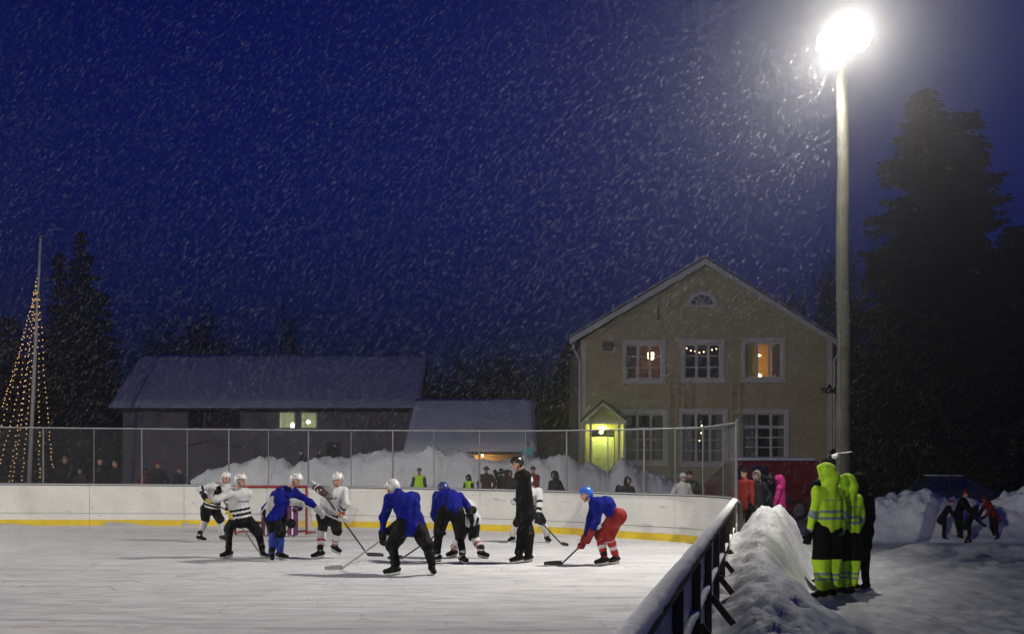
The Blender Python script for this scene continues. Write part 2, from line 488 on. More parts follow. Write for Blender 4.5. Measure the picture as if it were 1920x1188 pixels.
class Path:
    def __init__(s, pts):
        s.p = np.array(pts, float)
        d = np.diff(s.p, axis=0); s.s = np.concatenate([[0], np.cumsum(np.hypot(d[:, 0], d[:, 1]))])
        s.len = s.s[-1]
        t = np.gradient(s.p, axis=0); t /= np.linalg.norm(t, axis=1)[:, None]
        s.n = np.stack([t[:, 1], -t[:, 0]], 1)      # right-hand side of travel = outside the rink
    def at(s, q):
        return np.array([np.interp(q, s.s, s.p[:, 0]), np.interp(q, s.s, s.p[:, 1])]), np.array([np.interp(q, s.s, s.n[:, 0]), np.interp(q, s.s, s.n[:, 1])])
    def s_of_px(s, x):
        pxs = 960 + s.p[:, 0] / np.maximum(s.p[:, 1], 0.1) * F_PX
        k = int(np.argmax(pxs)); return float(np.interp(x, pxs[k:][::-1], s.s[k:][::-1]))
SIDE = Path(side)
END = Path(endc)
def board_h(x, y):
    """the boards stand a little lower in the corner, where ice has built up"""
    return np.interp(x, [-15, -8.6, -3.5, 0.6, 2.85, 4.14], [1.19, 1.15, 1.11, 1.07, 1.056, 1.06])

def sweep(path, s0, s1, o0, o1, z0, z1, m, mb, step=0.3):
    """a rectangular strip along the path; z0, z1 may be functions of (x, y)"""
    n = max(2, int((s1 - s0) / step) + 1)
    vs, fs = [], []
    for i in range(n):
        p, nn = path.at(s0 + (s1 - s0) * i / (n - 1))
        a = z0(p[0], p[1]) if callable(z0) else z0
        b = z1(p[0], p[1]) if callable(z1) else z1
        i0, i1 = p + nn * o0, p + nn * o1
        vs += [(i0[0], i0[1], a), (i1[0], i1[1], a), (i1[0], i1[1], b), (i0[0], i0[1], b)]
    for i in range(n - 1):
        q = 4 * i
        for k in range(4): fs.append((q + k, q + (k + 1) % 4, q + 4 + (k + 1) % 4, q + 4 + k))
    fs += [(3, 2, 1, 0), (4 * n - 4, 4 * n - 3, 4 * n - 2, 4 * n - 1)]
    mb.add(vs, fs, m)

rink_poly = np.array(side[:-1] + [tuple(p) for p in endc] + [(-34, 33), (-38, -6), (-30, -14), (-4, -14)], float)
def inside_rink(x, y):
    c = np.zeros(x.shape, bool); P = rink_poly
    for i in range(len(P)):
        (x1, y1), (x2, y2) = P[i - 1], P[i]
        k = (y1 > y) != (y2 > y)
        with np.errstate(divide='ignore', invalid='ignore'):
            c ^= k & (x < (x2 - x1) * (y - y1) / (y2 - y1 + 1e-12) + x1)
    return c

# ------------------------------------------------------------------ the snowy ground, one sheet with its banks
bank_px = np.array([330, 400, 440, 480, 530, 548, 575, 600, 650, 690, 720, 770, 800, 820, 845, 870, 900, 930, 955, 985, 1010, 1050, 1080, 1110, 1140, 1165, 1185, 1210, 1245, 1300])
bank_py = np.array([915, 890, 870, 866, 868, 884, 872, 868, 862, 856, 852, 850, 849, 842, 846, 856, 872, 874, 868, 860, 868, 862, 872, 882, 890, 864, 872, 888, 912, 925])
D_BANK = 39.0
def bank_h(x):
    return np.interp(960 + x / D_BANK * F_PX, bank_px, CAM_H - (bank_py - HORIZON) / F_PX * D_BANK, left=0.3, right=0.3)
def gz(x, y):
    x = np.asarray(x, float); y = np.asarray(y, float)
    z = 0.05 * (fbm(x * 0.5, y * 0.5, 4) - 0.5) + 0.03 * (fbm(x * 2.2, y * 2.2, 3) - 0.5)
    z = z + 0.25 * sstep(33, 36, y) * sstep(8, 5, x) + 0.15 * sstep(40, 46, y) + 0.2 * sstep(22, 26, y) * sstep(4.2, 5.2, x) * sstep(8, 6, x)
    z = z + sstep(3.0, 4.5, x) * sstep(27, 24, y) * (0.09 * (fbm(x * 2.6 + 3, y * 2.6, 3, True) - 0.6) + 0.05 * (fbm(x * 6.0, y * 6.0, 2) - 0.5))
    # long bank behind the end boards
    crest = D_BANK + 0.5 * (fbm(x * 0.4, x * 0 + 3, 3) - 0.5) * 2
    prof = sstep(-1.9, -0.25, y - crest) * sstep(2.6, 0.2, y - crest)
    lum = (fbm(x * 0.9, y * 0.9, 4, True) - 0.55) * 0.55 + (fbm(x * 3.1, y * 3.1, 3, True) - 0.5) * 0.20
    w = sstep(-12.2, -10.5, x) * sstep(6.6, 5.2, x)
    z = z + w * prof * (np.maximum(bank_h(x) - 0.25, 0) + lum * 0.85 + (fbm(x * 5.5, y * 5.5, 2, True) - 0.5) * 0.16)
    # ploughed bank to the right
    c2 = 29.0 + 0.7 * (fbm(x * 0.35, x * 0 + 8, 2) - 0.5)
    h2 = np.interp(x, [8.0, 8.6, 10.0, 10.9, 11.8, 12.6, 14, 18], [0.35, 0.62, 1.05, 0.82, 0.68, 1.05, 1.2, 1.2])
    p2 = sstep(-2.2, -0.1, y - c2) * sstep(3.0, 0.4, y - c2) * sstep(7.2, 8.8, x)
    lum2 = (fbm(x * 1.1 + 40, y * 1.1, 4, True) - 0.55) * 0.55 + (fbm(x * 3.5 + 40, y * 3.5, 3, True) - 0.5) * 0.26
    z = z + p2 * (h2 + lum2 * 0.9 + (fbm(x * 5.5 + 7, y * 5.5, 2, True) - 0.5) * 0.14)
    # low ridge left by the plough, nearer
    r3 = np.exp(-((y - 23.6 + 0.12 * (x - 8)) / 0.45) ** 2) * sstep(7.2, 8.6, x)
    z = z + r3 * (0.20 + 0.18 * (fbm(x * 1.7, y * 1.7, 3) - 0.5))
    # shovelled mound outside the side boards
    v = (x - (X0 + SLOPE * y)) * 0.978
    hm = np.interp(y, [2, 7, 10, 13, 16, 18, 19.2, 20.3, 21.5, 23], [0.16, 0.28, 0.34, 0.44, 0.68, 0.96, 1.02, 0.80, 0.35, 0.10])
    edge = np.interp(y, [4, 12, 16, 19, 22], [2.2, 1.7, 1.05, 1.35, 1.45]) + 0.22 * (fbm(x * 1.3, y * 1.3, 3) - 0.5)
    pm = np.where(v > 0, sstep(edge + 0.12, edge - np.interp(y, [8, 13, 16], [1.5, 1.0, 0.62]), v) * (0.62 + 0.38 * sstep(0.05, 0.55, v)), 0)
    lm = (fbm(x * 1.6 + 9, y * 1.6, 4, True) - 0.55) * 0.26 + (fbm(x * 4.0, y * 4.0, 4, True) - 0.5) * 0.20 + (fbm(x * 9.0, y * 9.0, 2) - 0.5) * 0.07
    z = z + pm * (hm + lm)
    return z
def ground_z(x, y):
    return float(gz(np.array([x]), np.array([y]))[0])

def lines(segs):
    out = []
    for a, b, st in segs: out.append(np.arange(a, b, st))
    return np.concatenate(out)
gx = lines([(-900, -100, 100), (-100, -30, 8), (-30, -13, 0.6), (-13, 1, 0.105), (1, 7, 0.05), (7, 19, 0.09), (19, 30, 0.6), (30, 100, 8), (100, 901, 100)])
gy = lines([(-300, -20, 40), (-20, 4, 1.0), (4, 24.5, 0.065), (24.5, 42, 0.115), (42, 60, 0.6), (60, 120, 6), (120, 1500, 115)])
GX, GY = np.meshgrid(gx, gy, indexing='ij')
GZ = gz(GX, GY)
inr = inside_rink(GX, GY)
GZ = np.where(inr, -0.08, GZ)
idx = np.arange(GX.size).reshape(GX.shape)
quads = np.stack([idx[:-1, :-1], idx[1:, :-1], idx[1:, 1:], idx[:-1, 1:]], -1).reshape(-1, 4)
V = np.stack([GX, GY, GZ], -1).reshape(-1, 3)
# a raised cell beside the boards is pulled back to the board's outer face
ctr = V[quads].mean(1)
fin = inr.reshape(-1)[quads].sum(1)
cx, cy = ctr[:, 0], ctr[:, 1]
vv = (cx - (X0 + SLOPE * cy)) * 0.978
is_bank = (cy > 36.9) & (cy < 42.0) & (cx > -12) & (cx < 6.6)
is_right = (cy > 26.8) & (cy < 32.5) & (cx > 7.6) & (cx < 19)
is_mound = (vv > -0.02) & (vv < 1.45) & (cy > 4) & (cy < 22.5)
def sub(mask, name, m):
    q = quads[mask]; u, inv = np.unique(q, return_inverse=True)
    o = mesh_object(name, V[u], inv.reshape(-1, 4), [m], None, None, True)
    return tag(o, kind='structure')
sub(is_bank, 'snow_bank', 'snow')
sub(is_right, 'snow_bank', 'snow')
sub(is_mound, 'snow_mound', 'packed_snow')
sub(~(is_bank | is_right | is_mound), 'ground', 'trodden_snow')

ice = MB()
ice.add([(p[0], p[1], 0.0) for p in rink_poly], [tuple(range(len(rink_poly)))], 'ice')
tag(ice.build('ice_rink'), kind='structure')
# faded red line frozen under the ice across the rink
def faded(name, col):
    m = bpy.data.materials.new(name); m.use_nodes = True; nt = m.node_tree
    b = nt.nodes['Principled BSDF']; b.inputs['Base Color'].default_value = (*col, 1); b.inputs['Roughness'].default_value = 0.5
    n = nt.nodes.new('ShaderNodeTexNoise'); n.inputs['Scale'].default_value = 1.6; n.inputs['Detail'].default_value = 6
    t = nt.nodes.new('ShaderNodeTexCoord'); nt.links.new(t.outputs['Object'], n.inputs['Vector'])
    mr = nt.nodes.new('ShaderNodeMapRange'); mr.inputs[1].default_value = 0.40; mr.inputs[2].default_value = 0.72; mr.inputs[3].default_value = 0.0; mr.inputs[4].default_value = 0.28
    nt.links.new(n.outputs['Fac'], mr.inputs[0]); nt.links.new(mr.outputs[0], b.inputs['Alpha'])
    M[name] = m
faded('faded_red', (0.55, 0.25, 0.27))
ln = MB()
ln.add([(2.2, 12.55, 0.004), (2.2, 12.75, 0.004), (-14, 13.55, 0.004), (-14, 13.35, 0.004)], [(0, 1, 2, 3)], 'faded_red')
tag(ln.build('ice_line'), kind='structure')

# ------------------------------------------------------------------ boards round the end of the rink
eb = empty('rink_boards', (0.6, 31.0, 0), 'curved white rink boards with yellow kick strip at the far end below the mesh fence', 'rink boards')
seams_px = [1384, 1264, 1140, 1010, 900, 808, 656, 500, 345, 168, -10, -190, -330]
seam_s = [0.0] + [END.s_of_px(x) for x in seams_px[1:]]
seam_s[-1] = min(seam_s[-1], END.len)
for a, b in zip(seam_s[:-1], seam_s[1:]):
    mb = MB(); sweep(END, a + 0.006, b - 0.006, 0.0, 0.05, 0.0, board_h, 'board_white', mb)
    panel = mb.build('board_panel', eb)
    mb = MB(); sweep(END, a + 0.006, b - 0.006, -0.012, -0.002, 0.0, 0.17, 'yellow', mb); mb.build('kick_strip', panel)
    mb = MB(); sweep(END, a + 0.006, b - 0.006, -0.003, 0.0, lambda x, y: board_h(x, y) * 0.30, lambda x, y: board_h(x, y) * 0.30 + 0.012, 'board_line', mb); mb.build('seam_line', panel)
mb = MB(); sweep(END, 0.0, seam_s[-1], -0.02, 0.10, lambda x, y: board_h(x, y) + 0.002, lambda x, y: board_h(x, y) + 0.03, 'steel_dark', mb); mb.build('top_rail', eb)
mb = MB(); sweep(END, 0.0, seam_s[-1], 0.0, 0.06, lambda x, y: board_h(x, y) + 0.032, lambda x, y: board_h(x, y) + 0.045, 'snow', mb); mb.build('snow_cap', eb)
for q in np.arange(0.4, seam_s[-1], 1.25):
    p, n = END.at(q); mb = MB()
    mb.bar((p[0] + n[0] * 0.11, p[1] + n[1] * 0.11, 0), (p[0] + n[0] * 0.11, p[1] + n[1] * 0.11, board_h(p[0], p[1]) - 0.02), 0.08, 0.1, 'weathered_wood'); mb.build('post', eb)

# boards along the side, seen from outside
sb = empty('rink_boards', (X0 + SLOPE * 10, 10, 0), 'snow capped side boards seen from behind with dark posts and slanted braces', 'rink boards')
SH = 1.06
s_end = SIDE.len
qs = (np.arange(-2.7, 22.0, 1.95) + 4) * 1.0226
prev = 0.0
for q in list(qs) + [s_end]:
    mb = MB(); sweep(SIDE, prev + 0.005, q - 0.005, -0.05, 0.0, 0.0, SH, 'board_back', mb); mb.build('board_panel', sb); prev = q
for q in qs:
    p, n = SIDE.at(q)
    mb = MB(); a = p + n * 0.030
    mb.bar((a[0], a[1], 0.0), (a[0], a[1], SH - 0.01), 0.056, 0.09, 'weathered_wood')
    mb.build('post', sb)
    a, b = p + n * 0.06, p + n * 0.30
    mb = MB(); mb.bar((a[0], a[1], 0.57), (b[0], b[1], 0.27), 0.06, 0.06, 'weathered_wood')
    mb.build('brace', sb)
mb = MB(); sweep(SIDE, 0, s_end, -0.055, 0.065, SH + 0.003, SH + 0.055, 'weathered_wood', mb); mb.build('top_rail', sb)
mb = MB(); sweep(SIDE, 0, s_end, 0.004, 0.026, 0.58, 0.66, 'weathered_wood', mb); lower = mb.build('lower_rail', sb)
def snow_cap(path, s0, s1, o0, o1, zb, h, name, parent, seed):
    n = int((s1 - s0) / 0.06); vs, fs = [], []
    prof = [(0.0, 0.0), (-0.03, 0.35), (0.06, 0.8), (0.28, 1.0), (0.5, 1.06), (0.74, 0.98), (0.95, 0.72), (1.03, 0.3), (1.0, 0.0)]
    K = len(prof)
    for i in range(n):
        q = s0 + (s1 - s0) * i / (n - 1); p, nn = path.at(q)
        lump = 0.75 + 0.5 * float(fbm(np.array([q * 1.3 + seed]), np.array([seed * 1.0]), 3)[0])
        for u, w in prof:
            j = 0.012 * (float(VN(np.array([q * 6 + u * 9]), np.array([seed + u * 5.0]))[0]) - 0.5)
            o = o0 + (o1 - o0) * u + j
            vs.append((p[0] + nn[0] * o, p[1] + nn[1] * o, zb + h * w * lump + (j if w > 0 else 0)))
    for i in range(n - 1):
        for k in range(K - 1): fs.append((i * K + k, i * K + k + 1, (i + 1) * K + k + 1, (i + 1) * K + k))
    mb = MB(); mb.add(vs, fs, 'snow'); return mb.build(name, parent, True)
snow_cap(SIDE, 0.0, s_end + 0.0, -0.038, 0.070, SH + 0.056, 0.044, 'snow_cap', sb, 3)
snow_cap(SIDE, 0.0, s_end, 0.004, 0.056, 0.661, 0.028, 'snow_cap', lower, 9)

# ------------------------------------------------------------------ chain-link fence on the end boards
fe = empty('chain_link_fence', (0.6, 31.1, 1.07), 'tall chain-link fence on steel posts standing on the end boards', 'fence')
post_px = [1388, 1352, 1315, 1263, 1205, 1137, 1060, 983, 897, 812, 735, 657, 577, 502, 428, 350, 265, 175, 80, -15, -105, -200]
OFF = 0.05
f_s = [END.s_of_px(min(x, 1383)) if x < 1384 else 0.0 for x in post_px]
f_s = sorted(set([0.0] + f_s))
FENCE_H = lambda x: float(np.interp(x, [-15, -3, 2.8, 4.2, 4.6], [1.66, 1.60, 1.55, 1.53, 1.56]))
def fence_pt(q, z01):
    p, n = END.at(q); b = float(board_h(p[0], p[1])) + 0.035
    return Vector((p[0] + n[0] * OFF, p[1] + n[1] * OFF, b + z01 * FENCE_H(p[0])))
for i, q in enumerate(f_s):
    mb = MB(); r = 0.025 if i % 2 == 0 else 0.014
    mb.tube([fence_pt(q, 0), fence_pt(q, 1.0)], r, 'steel', 7); mb.build('post', fe)
mb = MB(); mb.tube([fence_pt(q, 1.0) for q in np.arange(0, f_s[-1], 0.3)], 0.016, 'steel', 6); mb.build('top_rail', fe)
mb = MB(); mb.tube([fence_pt(q, 0.01) for q in np.arange(0, f_s[-1], 0.3)], 0.012, 'steel_dark', 5); mb.build('bottom_rail', fe)
mb = MB(); mb.tube([fence_pt(q, 1.0) + Vector((0, 0, 0.017)) for q in np.arange(0, f_s[-1], 0.3)], 0.007, 'snow', 5); mb.build('snow_cap', fe)
PITCH = 0.072
for a, b in zip(f_s[:-1], f_s[1:]):
    mb = MB(); hh = FENCE_H(END.at((a + b) / 2)[0][0])
    for sgn in (1, -1):
        for q0 in np.arange(a - hh - PITCH, b + hh, PITCH):
            # wire s = q0 + sgn * hh * t
            t0, t1 = 0.0, 1.0
            lo, hi = sorted(((a - q0) / (sgn * hh), (b - q0) / (sgn * hh)))
            t0, t1 = max(t0, lo), min(t1, hi)
            if t1 - t0 < 0.02: continue
            k = 3
            mb.tube([fence_pt(q0 + sgn * hh * (t0 + (t1 - t0) * j / k), t0 + (t1 - t0) * j / k) + Vector((0, sgn * 0.002, 0)) for j in range(k + 1)], 0.0032, 'wire', 3, False)
    mb.build('wire_mesh', fe, recalc=False)

# ------------------------------------------------------------------ goal
gl = empty('hockey_goal', tuple(px(507, 997, 31.0) * Vector((1, 1, 0)) if False else (-6.15, 30.6, 0)), 'red framed ice hockey goal with white net before the end boards', 'goal')
gx0, gx1, gy0, gdep, gh = -7.12, -5.29, 30.2, 0.95, 1.22
mb = MB()
mb.tube([(gx0, gy0, 0.0), (gx0, gy0, gh)], 0.032, 'red_paint', 8); mb.build('goal_post', gl)
mb = MB(); mb.tube([(gx1, gy0, 0.0), (gx1, gy0, gh)], 0.032, 'red_paint', 8); mb.build('goal_post', gl)
mb = MB(); mb.tube([(gx0 - 0.03, gy0, gh), (gx1 + 0.03, gy0, gh)], 0.032, 'red_paint', 8); mb.build('crossbar', gl)
mb = MB()
base = [(gx0, gy0, 0.03), (gx0 - 0.1, gy0 + gdep * 0.75, 0.03), (gx0 + 0.2, gy0 + gdep, 0.03), (gx1 - 0.2, gy0 + gdep, 0.03), (gx1 + 0.1, gy0 + gdep * 0.75, 0.03), (gx1, gy0, 0.03)]
mb.tube(base, 0.025, 'red_paint', 6); mb.tube([(gx0, gy0 + 0.0, gh), (gx0 + 0.1, gy0 + 0.45, gh - 0.03), (gx1 - 0.1, gy0 + 0.45, gh - 0.03), (gx1, gy0, gh)], 0.015, 'red_paint', 6)
mb.build('base_frame', gl)
mb = MB()
loop_b = [Vector(p) for p in base]; loop_t = [Vector(p) for p in [(gx0, gy0, gh), (gx0, gy0 + 0.35, gh - 0.02), (gx0 + 0.2, gy0 + 0.45, gh - 0.03), (gx1 - 0.2, gy0 + 0.45, gh - 0.03), (gx1, gy0 + 0.35, gh - 0.02), (gx1, gy0, gh)]]
def along(loop, t):
    L = [(loop[i + 1] - loop[i]).length for i in range(len(loop) - 1)]; q = t * sum(L)
    for i, l in enumerate(L):
        if q <= l or i == len(L) - 1: return loop[i].lerp(loop[i + 1], min(1, q / l))
        q -= l
N = 52
def net_pt(u, v): return along(loop_b, min(max(u, 0), 1)).lerp(along(loop_t, min(max(u, 0), 1)), v) + Vector((0, 0.06 * math.sin(math.pi * v) * math.sin(math.pi * min(max(u, 0), 1)), 0))
for i in range(-22, N + 22):
    for sg in (1, -1):
        pts = [(i / N + sg * 0.42 * k / 6, k / 6) for k in range(7)]
        pts = [q for q in pts if -0.001 <= q[0] <= 1.001]
        if len(pts) > 1: mb.tube([net_pt(*q) for q in pts], 0.0040, 'net_white', 3, False)
for i in range(24):
    x = gx0 + (gx1 - gx0) * i / 23
    mb.tube([(x, gy0, gh), (x, gy0 + 0.44, gh - 0.03)], 0.0035, 'net_white', 3, False)
mb.build('net', gl, recalc=False)

# ------------------------------------------------------------------ floodlight posts
def lamp_post(name, x, y, h, label, aim, arm, spot_w, group, cone, fill=None):
    """wooden pole, crossarm with four round floodlights; fill: (direction, watts, cone) of the pair that shines the other way"""
    z0 = ground_z(x, y) - 0.1
    root = empty(name, (x, y, z0), label, 'lamp post', group)
    mb = MB()
    N_ = 14; pts = [(x + 0.012 * math.sin(i * 1.3) - 0.03 * i / N_, y, z0 + (h - z0) * i / N_) for i in range(N_ + 1)]
    mb.tube(pts, [0.138 - 0.035 * i / N_ + 0.004 * math.sin(i * 2.1) for i in range(N_ + 1)], 'pole_wood', 14)
    mb.build('pole', root, True)
    mb = MB(); mb.tube([(x - 0.10, y - 0.10, z0 + 0.3), (x - 0.09, y - 0.09, h * 0.5), (x - 0.07, y - 0.08, h - 0.1)], 0.014, 'steel', 5); mb.build('cable', root)
    mb = MB(); mb.tube([(x + 0.14 * math.cos(t), y + 0.14 * math.sin(t), 2.02 + 0.015 * math.cos(t)) for t in np.arange(0, 6.5, 0.35)], 0.011, 'snow', 6); mb.ball((x - 0.17, y - 0.03, 1.95), (0.07, 0.06, 0.05), 'snow', 10, 6); mb.build('snow_clump', root, True)
    a = Vector(aim).normalized()
    hd = Vector((x, y, h)) + Vector((arm[0], arm[1], 0.06))
    mb = MB(); mb.bar(hd + Vector((-0.46, 0.22, -0.06)), hd + Vector((0.46, 0.22, -0.06)), 0.07, 0.07, 'steel_dark'); mb.bar((x, y, h - 0.12), (hd.x, hd.y + 0.2, hd.z - 0.06), 0.06, 0.06, 'steel_dark'); mb.build('crossarm', root)
    for k, dx in enumerate((-0.33, -0.11, 0.11, 0.33)):
        c = hd + Vector((dx, 0, 0.06 * (k in (1, 2)) + 0.02)); hm = Vector((dx * 1.4, -0.5, -0.45)).normalized()
        q = hm.to_track_quat('X', 'Z').to_matrix().to_4x4(); mt = Matrix.Translation(c) @ q
        vs, fs = [], []
        for u, r in ((-0.20, 0.05), (-0.17, 0.11), (-0.09, 0.155), (-0.05, 0.165)):
            for i in range(12): vs.append(mt @ Vector((u, r * math.cos(i * math.tau / 12), r * math.sin(i * math.tau / 12))))
        for r_ in range(3):
            for i in range(12): fs.append((r_ * 12 + i, r_ * 12 + (i + 1) % 12, r_ * 12 + 12 + (i + 1) % 12, r_ * 12 + 12 + i))
        fs.append(tuple(range(12)))
        mb = MB(); mb.add(vs, fs, 'steel_dark'); head = mb.build('lamp_head', root, True)
        mb = MB(); mb.ball(c, 0.16, 'lamp_glow', 14, 9); mb.build('lamp_glass', head, True)
    for nm, dr, w, cn, off in [('floodlight', a, spot_w, cone, Vector((-0.05, -0.12, -0.24)))] + ([('floodlight', Vector(fill[0]).normalized(), fill[1], fill[2], Vector((0.0, -0.30, 0.0)))] if fill else []):
        ld = bpy.data.lights.new(nm, 'SPOT'); ld.energy = w; ld.spot_size = R(cn); ld.spot_blend = 1.0; ld.shadow_soft_size = 0.10; ld.color = (1.0, 0.95, 0.84)
        lo = bpy.data.objects.new(nm, ld); COL.objects.link(lo); lo.location = hd + off
        lo.rotation_euler = dr.to_track_quat('-Z', 'Y').to_euler(); adopt(lo, root)
    return root
LPX, LPY, LPH = 6.22, 22.0, 9.50
lamp_post('lamp_post', LPX, LPY, LPH, 'tall wooden pole with a blazing floodlight cluster beside the rink', (-0.80, 0.10, -0.58), (-0.13, -0.45), LAMP_SPOT, 'rink floodlight poles', 144, ((-0.36, -0.93, 0.0), LAMP_FILL, 98))
lamp_post('lamp_post', -23.5, 24.0, LPH, 'wooden floodlight pole across the rink shining over the ice', (0.76, 0.10, -0.64), (0.2, -0.3), LAMP_SPOT * 1.08, 'rink floodlight poles', 122)
lamp_post('lamp_post', -15.0, -11.0, LPH, 'wooden floodlight pole at the near end of the rink behind the viewer', (0.10, 0.75, -0.62), (0.1, 0.3), LAMP_SPOT * 2.8, 'rink floodlight poles', 112)
# ------------------------------------------------------------------ the yellow-brown house
HY = 49.0
def hx(x): return (x - 960) / F_PX * HY
def hz(y): return CAM_H - (y - HORIZON) / F_PX * HY
H0, H1, HB = hx(1090), hx(1560), 0.15
EAVE, APX, APZ = hz(637), hx(1319), hz(496)
house = empty('house', ((H0 + H1) / 2, HY + 5, HB), 'two storey yellow-brown gabled house with white framed windows beside the rink', 'house')
ups = [(1174, 646, 1241, 710), (1284, 645, 1351, 709), (1397, 643, 1466, 708)]
lows = [(1170, 776, 1246, 864), (1279, 775, 1358, 866), (1392, 775, 1473, 858)]
door_o = (1107, 806, 1153, 905)
opens = []
for r in ups + lows: opens.append((hx(r[0]), hx(r[2]), hz(r[3]), hz(r[1])))
opens.append((hx(door_o[0]), hx(door_o[2]), HB, hz(door_o[1])))
xs = sorted({H0, H1} | {v for o in opens for v in o[:2]}); zs = sorted({HB - 0.3, EAVE} | {v for o in opens for v in o[2:]})
mb = MB()
for i in range(len(xs) - 1):
    for j in range(len(zs) - 1):
        cx_, cz_ = (xs[i] + xs[i + 1]) / 2, (zs[j] + zs[j + 1]) / 2
        if any(o[0] < cx_ < o[1] and o[2] < cz_ < o[3] for o in opens): continue
        mb.add([(xs[i], HY, zs[j]), (xs[i + 1], HY, zs[j]), (xs[i + 1], HY, zs[j + 1]), (xs[i], HY, zs[j + 1])], [(0, 1, 2, 3)], 'wall_tan')
for o in opens:                                                     # reveals
    a, b, c, d = o; q = HY + 0.16
    mb.add([(a, HY, c), (b, HY, c), (b, HY, d), (a, HY, d), (a, q, c), (b, q, c), (b, q, d), (a, q, d)], [(0, 4, 5, 1), (1, 5, 6, 2), (2, 6, 7, 3), (3, 7, 4, 0)], 'trim_white')
mb.add([(H0, HY, EAVE), (H1, HY, EAVE), (APX, HY, APZ)], [(0, 1, 2)], 'wall_tan')
mb.add([(H0, HY, HB - .3), (H0, HY + 10, HB - .3), (H0, HY + 10, EAVE), (H0, HY, EAVE)], [(0, 1, 2, 3)], 'wall_tan')
mb.add([(H1, HY, HB - .3), (H1, HY + 10, HB - .3), (H1, HY + 10, EAVE), (H1, HY, EAVE)], [(3, 2, 1, 0)], 'wall_tan')
mb.add([(H0, HY + 10, HB - .3), (H1, HY + 10, HB - .3), (H1, HY + 10, EAVE), (APX, HY + 10, APZ), (H0, HY + 10, EAVE)], [(4, 3, 2, 1, 0)], 'wall_tan')
mb.build('wall', house, recalc=False)
# roof
mb = MB(); tipL, tipR = (hx(1067), hz(638)), (hx(1563), hz(640)); top = (APX, hz(489))
for tip, sg in ((tipL, -1), (tipR, 1)):
    t = Vector((top[0] - tip[0], 0, top[1] - tip[1]))
    mb.prism([(tip[0], HY - 0.45, tip[1]), (top[0], HY - 0.45, top[1]), (top[0], HY - 0.45, top[1] + 0.12), (tip[0], HY - 0.45, tip[1] + 0.12)], (0, 10.9, 0), 'roof_dark')
roof = mb.build('roof', house)
mb = MB()
for tip in (tipL, tipR):
    mb.prism([(tip[0], HY - 0.475, tip[1] - 0.20), (top[0], HY - 0.475, top[1] - 0.22), (top[0], HY - 0.475, top[1] + 0.02), (tip[0], HY - 0.475, tip[1] + 0.04)], (0, 0.05, 0), 'trim_white')
mb.build('bargeboard', roof)
mb = MB()
for tip in (tipL, tipR):
    a, b = Vector((tip[0], 0, tip[1] + 0.125)), Vector((top[0], 0, top[1] + 0.125))
    for k in range(26):
        p, q = a.lerp(b, k / 26), a.lerp(b, (k + 1) / 26)
        h0_, h1_ = 0.05 + 0.05 * random.random(), 0.05 + 0.05 * random.random()
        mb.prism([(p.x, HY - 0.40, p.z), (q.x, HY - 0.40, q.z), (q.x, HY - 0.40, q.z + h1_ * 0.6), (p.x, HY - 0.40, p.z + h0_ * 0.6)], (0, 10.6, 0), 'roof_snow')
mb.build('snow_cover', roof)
# corner boards, downpipes
for x in (H0 - 0.01, H1 - 0.19):
    mb = MB(); mb.b2((x, HY - 0.035, HB - .2), (x + 0.2, HY - 0.003, EAVE - 0.02), 'trim_white'); mb.build('corner_board', house)
for x, sg in ((H0, -1), (H1, 1)):
    mb = MB(); mb.tube([(x + sg * 0.35, HY - 0.3, EAVE - 0.2), (x + sg * 0.30, HY - 0.2, EAVE - 0.45), (x + sg * 0.07, HY - 0.1, EAVE - 0.85), (x + sg * 0.07, HY - 0.1, HB)], 0.05, 'trim_white', 7); mb.build('downpipe', house)
# windows
def window(r, rows, cols, kind, head=True):
    a, b, c, d = hx(r[0]), hx(r[2]), hz(r[3]), hz(r[1])
    mb = MB(); w = 0.14
    y0, y1 = HY - 0.05, HY - 0.003
    mb.b2((a - w, y0, c - 0.02), (a, y1, d), 'trim_white'); mb.b2((b, y0, c - 0.02), (b + w, y1, d), 'trim_white')
    mb.b2((a - w, y0, d), (b + w, y1, d + 0.14), 'trim_white'); mb.b2((a - w - 0.03, y0 - 0.03, d + 0.142), (b + w + 0.03, y1, d + 0.20), 'trim_white')
    mb.b2((a - w, y0, c - 0.14), (b + w, y1, c - 0.022), 'trim_white'); mb.b2((a - w - 0.04, y0 - 0.05, c - 0.20), (b + w + 0.04, y1, c - 0.142), 'trim_white')
    fr = mb.build('window', house)
    mb = MB(); yy = HY + 0.06
    bw = 0.055
    for i in range(cols + 1):
        x = a + (b - a) * i / cols
        mb.b2((x - bw, yy, c + 0.001), (x + bw, yy + 0.05, d - 0.001), 'trim_white')
    hs = rows
    for k, z in enumerate([0.0, 1.0] + hs):
        zz = c + (d - c) * z; t = 0.05 if z in (0.0, 1.0) else (0.06 if z == hs[-1] and len(hs) > 2 else 0.022)
        mb.b2((a, yy + 0.004, zz - t), (b, yy + 0.044, zz + t), 'trim_white')
    mb.build('sash', fr)
    mb = MB(); mb.add([(a, yy + 0.025, c), (b, yy + 0.025, c), (b, yy + 0.025, d), (a, yy + 0.025, d)], [(0, 1, 2, 3)], 'glass'); mb.build('pane', fr, recalc=False)
    # the room behind
    rm = {'warm': 'room_warm', 'pink': 'room_pink', 'dark': 'room_dark'}[kind]
    mb = MB(); q = HY + 0.165; e = HY + 2.2; A, B_, C, D_ = a - 0.25, b + 0.25, c - 0.3, d + 0.3
    mb.add([(A, e, C), (B_, e, C), (B_, e, D_), (A, e, D_), (A, q, C), (B_, q, C), (B_, q, D_), (A, q, D_)], [(0, 1, 2, 3), (0, 4, 5, 1), (1, 5, 6, 2), (2, 6, 7, 3), (3, 7, 4, 0)], rm)
    mb.build('room', fr, recalc=False)
    return fr, (a, b, c, d)
